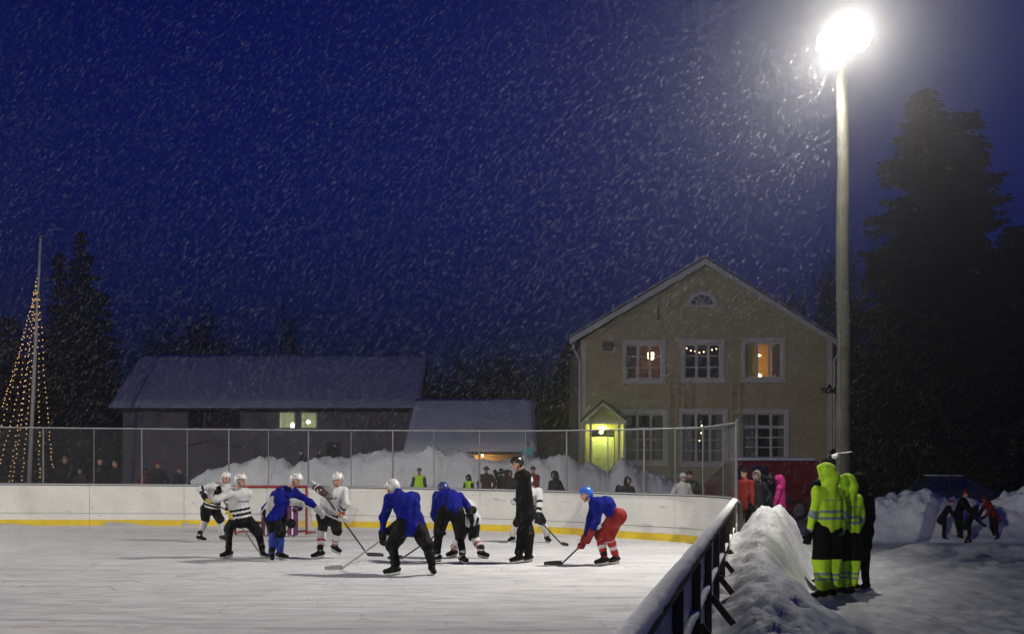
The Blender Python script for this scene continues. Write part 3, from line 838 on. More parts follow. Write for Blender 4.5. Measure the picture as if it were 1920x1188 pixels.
def curtain(fr, x0, x1, z0, z1, m, y=None):
    y = y or HY + 0.26; n = 24; vs = []
    for i in range(n + 1):
        x = x0 + (x1 - x0) * i / n; yy = y + 0.025 * math.sin(i * 1.6)
        vs += [(x, yy, z0), (x, yy, z1)]
    mb = MB(); mb.add(vs, [(2 * i, 2 * i + 2, 2 * i + 3, 2 * i + 1) for i in range(n)], m); mb.build('curtain', fr, True, recalc=False)
def glow_light(loc, w, col, parent, name='room_light'):
    ld = bpy.data.lights.new(name, 'POINT'); ld.energy = w; ld.color = col; ld.shadow_soft_size = 0.08
    lo = bpy.data.objects.new(name, ld); COL.objects.link(lo); lo.location = loc; adopt(lo, parent)
fr, (a, b, c, d) = window(ups[0], [0.33, 0.66], 3, 'pink')
mb = MB(); lx, lz = hx(1225), hz(664)
mb.tube([(lx, HY + 0.9, d + 0.3), (lx, HY + 0.9, lz + 0.16)], 0.01, 'black_plastic', 5); mb.tube([(lx, HY + .9, lz - 0.14), (lx, HY + .9, lz - 0.05), (lx, HY + .9, lz + 0.16)], [0.10, 0.14, 0.13], 'bulb_warm', 10); mb.build('pendant_lamp', fr)
glow_light((lx, HY + 0.9, lz - 0.25), 5, (1, 0.62, 0.35), fr)
curtain(fr, a + 0.02, a + 0.42, c, d, 'room_pink')
fr, (a, b, c, d) = window(ups[1], [0.33, 0.66], 3, 'dark')
for i in range(8):
    t = i / 7; mb = MB(); mb.ball((a + 0.12 + (b - a - 0.24) * t, HY + 0.30, d - 0.14 - 0.16 * math.sin(math.pi * t) - 0.03 * (i % 2)), 0.024, 'bulb_warm', 6, 4); mb.build('bulb', fr)
fr, (a, b, c, d) = window(ups[2], [], 3, 'warm')
curtain(fr, a + 0.08, a + 0.52, c, d, 'curtain_yellow'); curtain(fr, b - 0.36, b - 0.02, c, d, 'curtain')
mb = MB(); mb.ball((hx(1434), HY + 1.1, hz(701)), 0.10, 'bulb_warm', 8, 6); mb.ball((hx(1431), HY + 1.2, hz(661)), (0.17, 0.17, 0.05), 'bulb_warm', 10, 6); mb.build('table_lamp', fr)
glow_light((hx(1430), HY + 1.0, hz(672)), 14, (1, 0.66, 0.28), fr)
for i, r in enumerate(lows):
    fr, (a, b, c, d) = window(r, [0.24, 0.46, 0.70], 3, 'dark')
    curtain(fr, a + 0.02, a + 0.34 + 0.1 * i, c, d, 'curtain'); curtain(fr, b - 0.38 + 0.06 * i, b - 0.02, c, d, 'curtain')
    if i == 1:
        for k in range(6):
            mb = MB(); mb.ball((hx(1316) + 0.05 * math.sin(k * 2.2), HY + 0.30, hz(790 + k * 7)), 0.03, 'bulb_warm' if k % 2 else 'shed_lit', 6, 4); mb.build('bulb', fr)
# arched attic window
ac, ar, az = hx(1316), hx(1341) - hx(1316), hz(571)
mb = MB()
def arc(r, n=18): return [(ac + r * math.cos(math.pi * i / n), az + r * 0.86 * math.sin(math.pi * i / n)) for i in range(n + 1)]
o_, i_ = arc(ar + 0.08), arc(ar - 0.09)
for k in range(len(o_) - 1):
    mb.prism([(o_[k][0], HY - 0.05, o_[k][1]), (o_[k + 1][0], HY - 0.05, o_[k + 1][1]), (i_[k + 1][0], HY - 0.05, i_[k + 1][1]), (i_[k][0], HY - 0.05, i_[k][1])], (0, 0.047, 0), 'trim_white')
mb.b2((ac - ar - 0.12, HY - 0.06, az - 0.10), (ac + ar + 0.12, HY - 0.003, az - 0.002), 'trim_white')
for k in range(1, 5):
    t = math.pi * k / 5; mb.bar((ac, HY - 0.03, az), (ac + (ar - 0.09) * math.cos(t), HY - 0.03, az + (ar - 0.09) * 0.86 * math.sin(t)), 0.03, 0.035, 'trim_white')
mb.bar((ac - ar * 0.5, HY - 0.03, az + .001), (ac - ar * 0.3, HY - 0.03, az + ar * 0.38), 0.02, 0.03, 'trim_white')
aw = mb.build('arched_window', house)
mb = MB(); P = arc(ar - 0.06); mb.add([(p[0], HY - 0.012, p[1]) for p in P], [tuple(range(len(P)))], 'glass_dark'); mb.build('pane', aw)
# door under its little gabled porch
dx0, dx1, dz1 = hx(door_o[0]), hx(door_o[2]), hz(door_o[1])
mb = MB(); mb.b2((dx0 + 0.04, HY + 0.08, HB), (dx1 - 0.04, HY + 0.13, dz1 - 0.28), 'door_paint')
for i in range(7):
    z = HB + 0.3 + i * 0.26; mb.b2((dx0 + 0.14, HY + 0.072, z), (dx1 - 0.14, HY + 0.079, z + 0.012), 'board_line')
door = mb.build('door', house)
mb = MB(); mb.ball((dx0 + 0.14, HY + 0.05, HB + 1.05), 0.035, 'steel', 8, 5); mb.build('handle', door)
mb = MB(); mb.b2((dx0 + 0.04, HY + 0.075, dz1 - 0.24), (dx1 - 0.04, HY + 0.10, dz1 - 0.02), 'glass_dark'); mb.build('fanlight', door)
mb = MB()
for x in (hx(1093), hx(1104), hx(1156), hx(1166)):
    mb.b2((x - 0.045, HY - 1.15, HB), (x + 0.045, HY - 1.06, hz(793)), 'trim_white')
mb.b2((hx(1091), HY - 1.17, hz(796)), (hx(1168), HY - 1.04, hz(790)), 'trim_white')
for x in (hx(1091), hx(1166)):
    mb.b2((x, HY - 1.03, HB), (x + 0.05, HY - 0.06, hz(793)), 'wall_tan')
pf = mb.build('porch', house)
mb = MB(); pa, pl, pr = (hx(1126), hz(757)), (hx(1087), hz(792)), (hx(1169), hz(792))
for tip in (pl, pr):
    mb.prism([(tip[0], HY - 1.45, tip[1]), (pa[0], HY - 1.45, pa[1]), (pa[0], HY - 1.45, pa[1] + 0.10), (tip[0], HY - 1.45, tip[1] + 0.10)], (0, 1.44, 0), 'roof_dark')
mb.build('porch_roof', pf)
mb = MB()
for tip in (pl, pr):
    mb.prism([(tip[0], HY - 1.475, tip[1] - 0.10), (pa[0], HY - 1.475, pa[1] - 0.12), (pa[0], HY - 1.475, pa[1]), (tip[0], HY - 1.475, tip[1])], (0, 0.024, 0), 'trim_white')
mb.add([(pl[0] + 0.15, HY - 1.10, pl[1] - 0.02), (pr[0] - 0.15, HY - 1.10, pr[1] - 0.02), (pa[0], HY - 1.10, pa[1] - 0.14)], [(0, 1, 2)], 'wall_tan')
mb.build('gable_trim', pf)
mb = MB(); mb.tube([(hx(1122), HY - 0.32, hz(801)), (hx(1136), HY - 0.32, hz(804))], 0.07, 'porch_glow', 8); mb.build('porch_lamp', pf, True)
glow_light((hx(1129), HY - 0.42, hz(809)), 50, (0.86, 1.0, 0.20), pf, 'porch_light')
# ladders on the wall, rails, bracket and switched-off floodlight
def ladder(x0, x1, y0, y1, loc='escape ladder'):
    mb = MB(); yy = HY - 0.12
    for x in (hx(x0), hx(x1)): mb.tube([(x, yy, hz(y1)), (x, yy, hz(y0))], 0.022, 'ladder_paint', 6)
    z = hz(y1) + 0.15
    while z < hz(y0): mb.tube([(hx(x0), yy, z), (hx(x1), yy, z)], 0.020, 'ladder_paint', 5); z += 0.31
    for z in (hz(y0) - 0.3, hz(y1) + 0.3):
        for x in (hx(x0), hx(x1)): mb.tube([(x, yy, z), (x, HY - 0.001, z)], 0.014, 'wall_tan', 5)
    mb.build('ladder', house)
ladder(1255, 1269, 712, 900); ladder(1281, 1294, 712, 764); ladder(1371, 1386, 712, 880)
for x0, x1, y in ((1182, 1244, 751), (1183, 1240, 716), (1400, 1416, 732)):
    mb = MB(); mb.tube([(hx(x0), HY - 0.06, hz(y)), (hx(x1), HY - 0.06, hz(y))], 0.022, 'trim_white', 6)
    for x in (x0 + 2, x1 - 2): mb.tube([(hx(x), HY - 0.06, hz(y)), (hx(x), HY - 0.001, hz(y))], 0.018, 'trim_white', 5)
    mb.build('wall_rail', house)
mb = MB(); mb.tube([(hx(1233), HY - 0.05, hz(573)), (hx(1234), HY - 0.05, hz(597))], 0.03, 'board_line', 6); mb.bar((hx(1231), HY - 0.12, hz(597)), (hx(1236), HY - 0.12, hz(597)), 0.2, 0.06, 'board_line'); mb.build('wall_bracket', house)
mb = MB(); mb.box((hx(1137), HY - 0.30, hz(649)), (0.36, 0.20, 0.30), 'steel_dark', rx=R(-25)); mb.bar((hx(1137), HY - 0.001, hz(653)), (hx(1137), HY - 0.28, hz(653)), 0.06, 0.06, 'steel_dark')
wf = mb.build('wall_floodlight', house, bevel=0.02)
mb = MB(); mb.box((hx(1137), HY - 0.41, hz(650.5)), (0.30, 0.02, 0.22), 'jersey_grey', rx=R(-25)); mb.build('lens', wf)
mb = MB(); mb.b2((H0 - 0.02, HY - 0.04, HB - 0.3), (H1 + 0.02, HY - 0.004, HB + 0.35), 'steel_dark'); mb.build('plinth', house)

# ------------------------------------------------------------------ long dark barn with a snowy roof
BY = 60.0
def bx(x): return (x - 960) / F_PX * BY
def bz(y): return CAM_H - (y - HORIZON) / F_PX * BY
barn = empty('barn', (bx(505), BY + 4, 0.2), 'long dark barn with a blue snow covered roof and two lit windows', 'barn')
b0, b1, bt = bx(230), bx(772), bz(762)
bo = [(bx(a), bx(b), bz(d_), bz(c_)) for a, b, c_, d_ in ((355, 381, 770, 799), (387, 414, 770, 799), (419, 447, 770, 799), (525, 552, 773, 801), (566, 593, 774, 801))]
xs = sorted({b0, b1} | {v for o in bo for v in o[:2]}); zs = sorted({-0.2, bt} | {v for o in bo for v in o[2:]})
mb = MB()
for i in range(len(xs) - 1):
    for j in range(len(zs) - 1):
        cx_, cz_ = (xs[i] + xs[i + 1]) / 2, (zs[j] + zs[j + 1]) / 2
        if any(o[0] < cx_ < o[1] and o[2] < cz_ < o[3] for o in bo): continue
        mb.add([(xs[i], BY, zs[j]), (xs[i + 1], BY, zs[j]), (xs[i + 1], BY, zs[j + 1]), (xs[i], BY, zs[j + 1])], [(0, 1, 2, 3)], 'barn_wall')
RZ, RYD = bz(677) + 0.0, 4.6
rz_top = CAM_H + (HORIZON - 672) / F_PX * (BY + RYD)
for x in (b0, b1): mb.add([(x, BY, -.2), (x, BY + 2 * RYD, -.2), (x, BY + 2 * RYD, bt), (x, BY + RYD, rz_top - 0.3), (x, BY, bt)], [(0, 1, 2, 3, 4)], 'barn_wall')
mb.build('wall', barn, recalc=False)
mb = MB(); e0, e1 = bx(215), bx(787)
for sg in (-1, 1):
    ye = BY + RYD + sg * (RYD + 0.7)
    ze = bt - 0.22
    mb.prism([(e0, ye, ze), (e0, BY + RYD, rz_top), (e0, BY + RYD, rz_top + 0.12), (e0, ye, ze + 0.12)], (e1 - e0, 0, 0), 'roof_dark')
rf = mb.build('roof', barn)
def snow_slab(x0, x1, ya, za, yb, zb, h, name, parent, nx=60, ny=10):
    vs, fs = [], []
    for j in range(ny + 1):
        for i in range(nx + 1):
            x = x0 + (x1 - x0) * i / nx; t = j / ny
            y, z = ya + (yb - ya) * t, za + (zb - za) * t
            e = 1.0 if 0 < i < nx and 0 < j < ny else 0.55
            n = float(fbm(np.array([x * 0.6]), np.array([y * 0.9]), 3)[0]) - 0.5
            vs.append((x + (0.05 * n if i in (0, nx) else 0), y, z + h * e + 0.10 * n))
    W = nx + 1
    for j in range(ny):
        for i in range(nx): fs.append((j * W + i, j * W + i + 1, j * W + W + i + 1, j * W + W + i))
    k = len(vs)
    rim = list(range(W)) + [j * W + nx for j in range(1, ny + 1)] + [ny * W + i for i in range(nx - 1, -1, -1)] + [j * W for j in range(ny - 1, 0, -1)]
    for r in rim:
        x, y, z = vs[r]; t = (y - ya) / (yb - ya); vs.append((x, y, za + (zb - za) * t))
    for q in range(len(rim)):
        fs.append((rim[q], k + q, k + (q + 1) % len(rim), rim[(q + 1) % len(rim)]))
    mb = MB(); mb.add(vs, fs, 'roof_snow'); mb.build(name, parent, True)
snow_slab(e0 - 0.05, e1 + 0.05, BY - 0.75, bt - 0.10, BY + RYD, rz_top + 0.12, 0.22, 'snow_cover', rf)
for i, o in enumerate(bo):
    mb = MB(); w = 0.07
    for lo, hi in (((o[0] - w, BY - .03, o[2] - w), (o[0], BY + .05, o[3] + w)), ((o[1], BY - .03, o[2] - w), (o[1] + w, BY + .05, o[3] + w)), ((o[0], BY - .03, o[3]), (o[1], BY + .05, o[3] + w)), ((o[0], BY - .03, o[2] - w), (o[1], BY + .05, o[2]))):
        mb.b2(lo, hi, 'weathered_wood' if i < 3 else 'trim_white')
    wd = mb.build('window', barn)
    lit = i >= 3
    mb = MB(); mb.add([(o[0], BY + 0.04, o[2]), (o[1], BY + 0.04, o[2]), (o[1], BY + 0.04, o[3]), (o[0], BY + 0.04, o[3])], [(0, 1, 2, 3)], 'glass' if lit else 'glass_dark'); mb.build('pane', wd, recalc=False)
    q, e = BY + 0.05, BY + 1.2
    A, B_, C, D_ = o[0] - .1, o[1] + .1, o[2] - .1, o[3] + .1
    mb = MB(); mb.add([(A, e, C), (B_, e, C), (B_, e, D_), (A, e, D_), (A, q, C), (B_, q, C), (B_, q, D_), (A, q, D_)], [(0, 1, 2, 3), (0, 4, 5, 1), (1, 5, 6, 2), (2, 6, 7, 3), (3, 7, 4, 0)], 'barn_lit' if lit else 'room_dark'); mb.build('room', wd, recalc=False)
    if lit:
        mb = MB()
        if i == 3: mb.ball((bx(545), BY + 0.5, bz(797)), (0.09, 0.09, 0.16), 'barn_lamp', 8, 6)
        else: mb.ball((bx(575), BY + 0.5, bz(790)), (0.11, 0.09, 0.08), 'barn_lamp', 8, 6)
        mb.build('lamp', wd)
        glow_light((bx(545) if i == 3 else bx(575), BY + 0.35, bz(793)), 3, (0.92, 1.0, 0.6), wd)
for x in (300, 470, 640, 705):
    mb = MB(); mb.b2((bx(x), BY - 0.03, 0), (bx(x) + 0.14, BY - 0.003, bt - 0.05), 'barn_wall'); mb.build('batten', barn)
mb = MB(); mb.prism([(bx(345), BY - 0.9, bz(838)), (bx(400), BY - 0.9, bz(818)), (bx(455), BY - 0.9, bz(838)), (bx(400), BY - 0.9, bz(824))], (0, 0.88, 0), 'barn_wall'); mb.build('door_canopy', barn)
mb = MB(); mb.b2((bx(612), BY - 0.05, 0.2), (bx(640), BY - 0.003, bz(828)), 'roof_dark'); mb.build('door', barn)

# ------------------------------------------------------------------ low shed, its eave lit
SY = 45.0
def sx(x): return (x - 960) / F_PX * SY
def szz(y): return CAM_H - (y - HORIZON) / F_PX * SY
shed = empty('shed', (sx(880), SY + 2, 0.3), 'low shed with a deep snowy roof and a warm lit wall under the eave', 'shed')
s0, s1, st = sx(775), sx(995), szz(848)
zt = CAM_H + (HORIZON - 756) / F_PX * (SY + 4.5)
mb = MB(); mb.b2((s0, SY, 0.0), (s1, SY + 8, st), 'shed_wall')
for x in (s0 + 0.001, s1 - 0.001): mb.add([(x, SY, st), (x, SY + 8, st), (x, SY + 4, zt - 0.2)], [(0, 1, 2)], 'shed_wall')
mb.build('wall', shed, recalc=False)
mb = MB(); t0, t1 = sx(762), sx(1004)
for sg in (-1, 1):
    mb.prism([(t0, SY + 4.5 + sg * 5.2, st - 0.08), (t0, SY + 4.5, zt), (t0, SY + 4.5, zt + 0.1), (t0, SY + 4.5 + sg * 5.2, st + 0.02)], (t1 - t0, 0, 0), 'roof_dark')
rf = mb.build('roof', shed)
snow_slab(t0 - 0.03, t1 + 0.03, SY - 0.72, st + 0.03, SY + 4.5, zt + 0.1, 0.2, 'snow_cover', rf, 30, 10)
mb = MB(); mb.b2((sx(882), SY - 0.04, szz(872)), (sx(897), SY - 0.003, szz(857)), 'shed_lit'); mb.build('window', shed)
mb = MB(); mb.b2((sx(910), SY - 0.05, szz(857)), (sx(932), SY - 0.003, szz(855)), 'board_line'); mb.build('shelf', shed)
mb = MB(); mb.ball((sx(905), SY - 0.35, szz(853)), 0.05, 'bulb_warm', 8, 5); mb.build('eave_lamp', shed)
glow_light((sx(905), SY - 0.5, szz(856)), 26, (1.0, 0.62, 0.22), shed, 'eave_light')

# ------------------------------------------------------------------ flagpole hung with strings of fairy lights
FD = 45.0
fp = empty('flagpole', (px(53, 905, FD).x, FD, 0), 'thin white flagpole rising from the cone of fairy lights', 'flagpole')
mb = MB(); pb = px(52, 905, FD); pt = px(76, 446, FD)
pb.z = 0.1
mb.tube([pb, pb.lerp(pt, 0.5), pt], [0.085, 0.07, 0.045], 'trim_white', 10); mb.build('pole', fp, True)
mb = MB(); mb.ball(pt + Vector((0, 0, 0.06)), 0.09, 'steel', 8, 6); mb.build('finial', fp)
bulb_me = None
apex = px(71.5, 516, FD)
feet = [(3, 765, -1.5, 'falling steepest away on the outer side'), (-28, 905, 0.6, 'reaching the ground farthest from the barn'), (16, 905, -0.8, 'ending before the pole foot'), (40, 905, 1.1, 'running down close beside the flagpole'), (22, 905, 1.4, 'hanging behind the flagpole'), (74, 898, -0.6, 'hanging between flagpole and barn'), (99, 880, 0.5, 'lying nearest the barn'), (-10, 905, -1.6, 'curving out toward the rink boards')]
for i, (fx_, fy_, dd, ds) in enumerate(feet):
    end = px(fx_, fy_, FD + dd)
    root = empty('light_string', apex, 'warm fairy light string from the flagpole top, ' + ds, 'light string', 'fairy light strings on the flagpole')
    pts = []
    for k in range(25):
        t = k / 24; p = apex.lerp(end, t); p.z -= 0.55 * math.sin(math.pi * t) * (0.6 + 0.1 * i); pts.append(p)
    mb = MB(); mb.tube(pts, 0.008, 'black_plastic', 4); mb.build('cord', root)
    n = 36
    for k in range(n):
        t = (k + 0.5) / n * 24; j = int(t); p = pts[j].lerp(pts[j + 1], t - j) + Vector((random.uniform(-.03, .03), 0, random.uniform(-.03, .03)))
        if bulb_me is None:
            mb = MB(); mb.ball((0, 0, 0), 0.019, 'fairy', 6, 4); b0_ = mb.build('bulb'); bulb_me = b0_.data; bpy.data.objects.remove(b0_)
        o = bpy.data.objects.new('bulb', bulb_me); COL.objects.link(o); o.location = p; adopt(o, root)

# ------------------------------------------------------------------ trees
def spray_mesh(P, D, L, W, rng):
    """thin leaf-like triangles at points P along directions D"""
    n = len(P)
    side = np.cross(D, rng.normal(size=(n, 3))); side /= np.linalg.norm(side, axis=1)[:, None] + 1e-9
    a = P - side * W[:, None]; b = P + side * W[:, None]; c = P + D * L[:, None]
    V_ = np.stack([a, b, c], 1).reshape(-1, 3)
    return V_, np.arange(3 * n).reshape(-1, 3)
def conifer(h, r, whorls, per, seed, nd='needles', fine=1.0, base=0.06, taper=0.85):
    rng = np.random.default_rng(seed)
    P, D, L, W = [], [], [], []
    for w in range(whorls):
        t = base + (1 - base) * (w + rng.random() * 0.8) / whorls
        z = h * t
        R_ = r * (1 - t) ** taper * (0.72 + 0.5 * rng.random()) + 0.12
        for k in range(per):
            if rng.random() < 0.08: continue
            az = rng.random() * 2 * np.pi; rr = R_ * (0.65 + 0.5 * rng.random())
            n = max(4, int(rr * 9 * fine))
            s = np.linspace(0.12, 1, n)
            droop = -0.30 * s * rr + 0.18 * s ** 2 * rr
            b = np.stack([np.cos(az) * s * rr, np.sin(az) * s * rr, z + droop], 1)
            for q in range(3):
                jit = rng.normal(size=b.shape) * (0.05 + 0.05 * rr * (1 - np.abs(2 * s - 1)))[:, None]
                jit[:, 2] *= 0.7
                P.append(b + jit)
                d = np.stack([np.cos(az) + rng.normal(size=n) * 0.7, np.sin(az) + rng.normal(size=n) * 0.7, -0.35 + rng.normal(size=n) * 0.35], 1)
                D.append(d / np.linalg.norm(d, axis=1)[:, None])
                L.append((0.20 + 0.18 * rng.random(n)) * (0.7 + 0.08 * r)); W.append((0.050 + 0.045 * rng.random(n)) * (0.7 + 0.12 * r))
    V_, F_ = spray_mesh(np.concatenate(P), np.concatenate(D), np.concatenate(L) / fine ** 0.4, np.concatenate(W) / fine ** 0.4, rng)
    me = mesh_object('crown', V_, F_, [nd])
    mb = MB(); mb.tube([(0, 0, -0.3), (0.03, 0, h * 0.5), (0, 0, h * 0.98)], [0.02 * h, 0.012 * h, 0.01], 'bark', 8)
    tr = mb.build('trunk')
    return me, tr
def plant(name, cr, tr, loc, sc, rot, label, group, cat='tree'):
    root = empty(name, loc, label, cat, group)
    root.scale = sc; root.rotation_euler = (0, 0, rot)
    for o in (cr, tr):
        c = o.copy(); COL.objects.link(c); c.parent = root
    return root
def drop(*os):
    for o in os: bpy.data.objects.remove(o)
T1 = conifer(14.6, 3.6, 52, 13, 1, 'needles', 1.7, taper=0.62)
T2 = conifer(14.0, 3.0, 50, 12, 2, 'needles', 1.6, taper=0.66)
T3 = conifer(10, 2.4, 36, 10, 3, 'needles_dark', 1.0)
def top_tree(T, h0, r0, x, y, d, wpx, label, group, name='spruce_tree', rot=None):
    p = px(x, y, d); z0 = ground_z(p.x, d); hh = p.z - z0
    s = wpx / F_PX * d / r0
    return plant(name, T[0], T[1], (p.x, d, z0), (s, s, hh / h0), rot if rot is not None else random.random() * 6, label, group)
G = 'spruces standing right of the house'
top_tree(T1, 14.6, 3.6, 1734, 165, 40, 182, 'tallest spruce just right of the lamp pole', G)
top_tree(T2, 14.0, 3.0, 1810, 205, 42, 172, 'second tallest spruce overlapping the tallest one', G)
top_tree(T1, 14.6, 3.6, 1900, 420, 38, 130, 'lower dark spruce at the edge of the picture', G)
top_tree(T3, 10, 2.4, 1855, 470, 44, 150, 'dark spruce behind the parked cars', G)
top_tree(T3, 10, 2.4, 1668, 500, 45, 85, 'dark spruce whose crown shows right behind the lamp pole', G)
top_tree(T3, 10, 2.4, 1700, 470, 47, 150, 'dark spruce behind the tallest spruce', G)
top_tree(T3, 10, 2.4, 1780, 440, 48, 160, 'dark spruce filling the gap under the two tallest', G)
top_tree(T3, 10, 2.4, 1605, 560, 63, 90, 'short dark spruce between house and lamp pole', G)
top_tree(T3, 10, 2.4, 1950, 400, 46, 170, 'dark spruce cut by the picture edge', G)
G = 'dark trees behind the barn'
top_tree(T2, 14.0, 3.0, 152, 432, 68, 72, 'tall pointed spruce behind the fairy lights', G)
top_tree(T3, 10, 2.4, 112, 470, 70, 75, 'slimmer spruce leaning into the tall pointed one', G)
top_tree(T3, 10, 2.4, 190, 545, 66, 80, 'lower spruce between the tall pointed one and the barn', G)
top_tree(T3, 10, 2.4, 20, 590, 70, 95, 'dark spruce behind the flagpole foot', G)
top_tree(T3, 10, 2.4, -30, 570, 66, 90, 'dark spruce at the edge beyond the flagpole', G)
def broadleaf(h, r, seed, n_limb=9, dens=900):
    rng = np.random.default_rng(seed); mb = MB()
    P, D = [], []
    mb.tube([(0, 0, -0.3), (0.05, 0, h * 0.25), (0, 0.05, h * 0.55), (0.05, 0, h * 0.85)], [0.024 * h, 0.02 * h, 0.012 * h, 0.004 * h], 'bark', 7)
    for i in range(n_limb):
        t = 0.25 + 0.6 * i / n_limb; az = rng.random() * 6.28; l = r * (1.1 - 0.5 * t) * (0.7 + 0.5 * rng.random())
        a = Vector((0, 0, h * t)); b = a + Vector((math.cos(az) * l * 0.6, math.sin(az) * l * 0.6, l * 0.5)); c = b + Vector((math.cos(az + .3) * l * 0.45, math.sin(az + .3) * l * 0.45, l * 0.35))
        mb.tube([a, b, c], [0.010 * h, 0.006 * h, 0.002 * h], 'bark', 5)
        for q in range(dens // n_limb):
            s = rng.random() ** 0.7; p = (a.lerp(b, s * 2) if s < .5 else b.lerp(c, s * 2 - 1)); sp = 0.22 * l
            P.append(np.array(p) + rng.normal(size=3) * sp); d = rng.normal(size=3) + np.array([math.cos(az), math.sin(az), 0.7]); D.append(d / np.linalg.norm(d))
    P, D = np.array(P), np.array(D); n = len(P)
    V_, F_ = spray_mesh(P, D, 0.30 + 0.4 * rng.random(n), 0.014 + 0.03 * rng.random(n), rng)
    return mesh_object('crown', V_, F_, ['needles_dark']), mb.build('trunk')
B1 = broadleaf(8, 3.0, 4, 12, 2600); B2 = broadleaf(8, 3.4, 5, 14, 2600)
for i, (x, y, d, w, lb) in enumerate([(300, 640, 84, 70, 'dark leafless tree showing over the left roof end'), (352, 604, 86, 75, 'rounded dark leafless tree above the barn ridge'), (412, 622, 84, 70, 'dark leafless tree right of the rounded one above the barn'), (548, 598, 86, 38, 'narrow dark tree above the middle of the barn ridge'), (470, 662, 84, 60, 'low dark tree barely topping the barn ridge')]):
    T = (B1, B2)[i % 2]; top_tree(T, 8, 3.2, x, y, d, w, lb, G, 'bare_tree')
G = 'dark trees between barn and house'
for i, (x, y, d, w, lb) in enumerate([(820, 715, 78, 55, 'low dark tree beside the right end of the barn roof'), (868, 682, 76, 60, 'dark tree above the middle of the shed roof'), (925, 672, 78, 62, 'dark tree above the right part of the shed roof'), (985, 690, 74, 60, 'dark tree above the right edge of the shed roof'), (1035, 676, 76, 58, 'dark tree between shed and house'), (1080, 690, 72, 60, 'dark tree against the house gutter'), (1010, 760, 66, 70, 'low dark bush right of the shed roof'), (1062, 770, 64, 60, 'low dark bush beside the house corner')]):
    T = (B2, B1)[i % 2]; top_tree(T, 8, 3.2, x, y, d, w, lb, G, 'bare_tree')
G = 'bare trees behind the right end of the house'
for i, (x, y, d, w, lb) in enumerate([(1530, 515, 66, 62, 'bare tree rising behind the right roof slope'), (1492, 560, 68, 40, 'smaller bare tree peeping over the right roof slope'), (1595, 470, 64, 60, 'bare tree behind the lamp pole')]):
    T = (B1, B2)[i % 2]; top_tree(T, 8, 3.2, x, y, d, w, lb, G, 'bare_tree')
drop(*T1, *T2, *T3, *B1, *B2)
# the far wood that closes the view
wood = MB(); rng = np.random.default_rng(8); P, D, L, W = [], [], [], []
for i in range(420):
    x = -75 + 150 * i / 420 + rng.normal() * 0.4; d = 100 + rng.random() * 8; hh = 6.5 + 3.0 * float(fbm(np.array([x * 0.14]), np.array([2.0]), 3)[0]) + (3 if x > 22 else 0)
    n = 110; t = rng.random(n)
    P.append(np.stack([x + rng.normal(size=n) * 0.9 * (1 - t) + rng.normal(size=n) * .1, d + rng.normal(size=n) * 0.8, t * hh], 1))
    D.append(np.stack([rng.normal(size=n), rng.normal(size=n), -0.2 + 0 * t], 1)); L.append(0.8 + 0.6 * rng.random(n)); W.append(0.14 + 0.12 * rng.random(n))
D = np.concatenate(D); D /= np.linalg.norm(D, axis=1)[:, None]
V_, F_ = spray_mesh(np.concatenate(P), D, np.concatenate(L), np.concatenate(W), rng)
tag(mesh_object('far_wood', V_, F_, ['needles_dark']), kind='stuff')

# ------------------------------------------------------------------ vehicles
def wheel(root, x, y, r, w):
    mb = MB(); mb.tube([(x, y - w / 2, r), (x, y + w / 2, r)], r, 'tyre', 18); t = mb.build('wheel', root, bevel=0.0)
    mb = MB(); mb.tube([(x, y - w / 2 - 0.01, r), (x, y + w / 2 + 0.01, r)], r * 0.62, 'steel', 14); mb.build('rim', t)
def vehicle(name, loc, prof, glassp, w, paint, label, cat, wheels, rw, snow=None, lights=True, tumble=0.10):
    """side profile (x, z) swept across the width, narrowing above the waist"""
    root = empty(name, loc, label, cat); ox, oy, oz = loc
    n = len(prof); vs, fs = [], []
    ys = [-w / 2, -w / 2 * 0.93, 0, w / 2 * 0.93, w / 2]
    zmid = 0.55 * max(p[1] for p in prof)
    for yi in (-1.0, -0.94, 0.94, 1.0):
        k = 1.0 if abs(yi) < 0.99 else 0.965
        for x, z in prof:
            tin = tumble * max(0, (z - zmid) / zmid)
            cxp = (prof[0][0] + max(p[0] for p in prof)) / 2
            vs.append((ox + cxp + (x - cxp) * k, oy + yi * w / 2 * (1 - tin), oz + (z if abs(yi) < .99 else zmid + (z - zmid) * k)))
    for j in range(3):
        for i in range(n): fs.append((j * n + i, j * n + (i + 1) % n, (j + 1) * n + (i + 1) % n, (j + 1) * n + i))
    fs += [tuple(range(n - 1, -1, -1)), tuple(range(3 * n, 4 * n))]
    mb = MB(); mb.add(vs, fs, paint); mb.build('body', root)
    for g in glassp:
        zc = sum(z for _, z in g) / len(g); tin = lambda z: tumble * max(0, (z - zmid) / zmid)
        for sg in (-1, 1):
            mb = MB(); mb.add([(ox + x, oy + sg * (w / 2 * (1 - tin(z)) + 0.006), oz + z) for x, z in g], [tuple(range(len(g)))], 'glass_dark')
            mb.build('side_window', root)
    for x in wheels:
        for sg in (-1, 1):
            mb = MB(); y = oy + sg * (w / 2 - 0.11); mb.tube([(ox + x, y - 0.1, oz + rw), (ox + x, y + 0.115 if sg > 0 else y + 0.1, oz + rw)], rw, 'tyre', 18); t = mb.build('wheel', root)
            mb = MB(); mb.tube([(ox + x, y - 0.112, oz + rw), (ox + x, y + 0.118, oz + rw)], rw * 0.6, 'steel', 12); mb.build('rim', t)
    return root
VY = 36.0
vx = px(1287, 0, VY).x
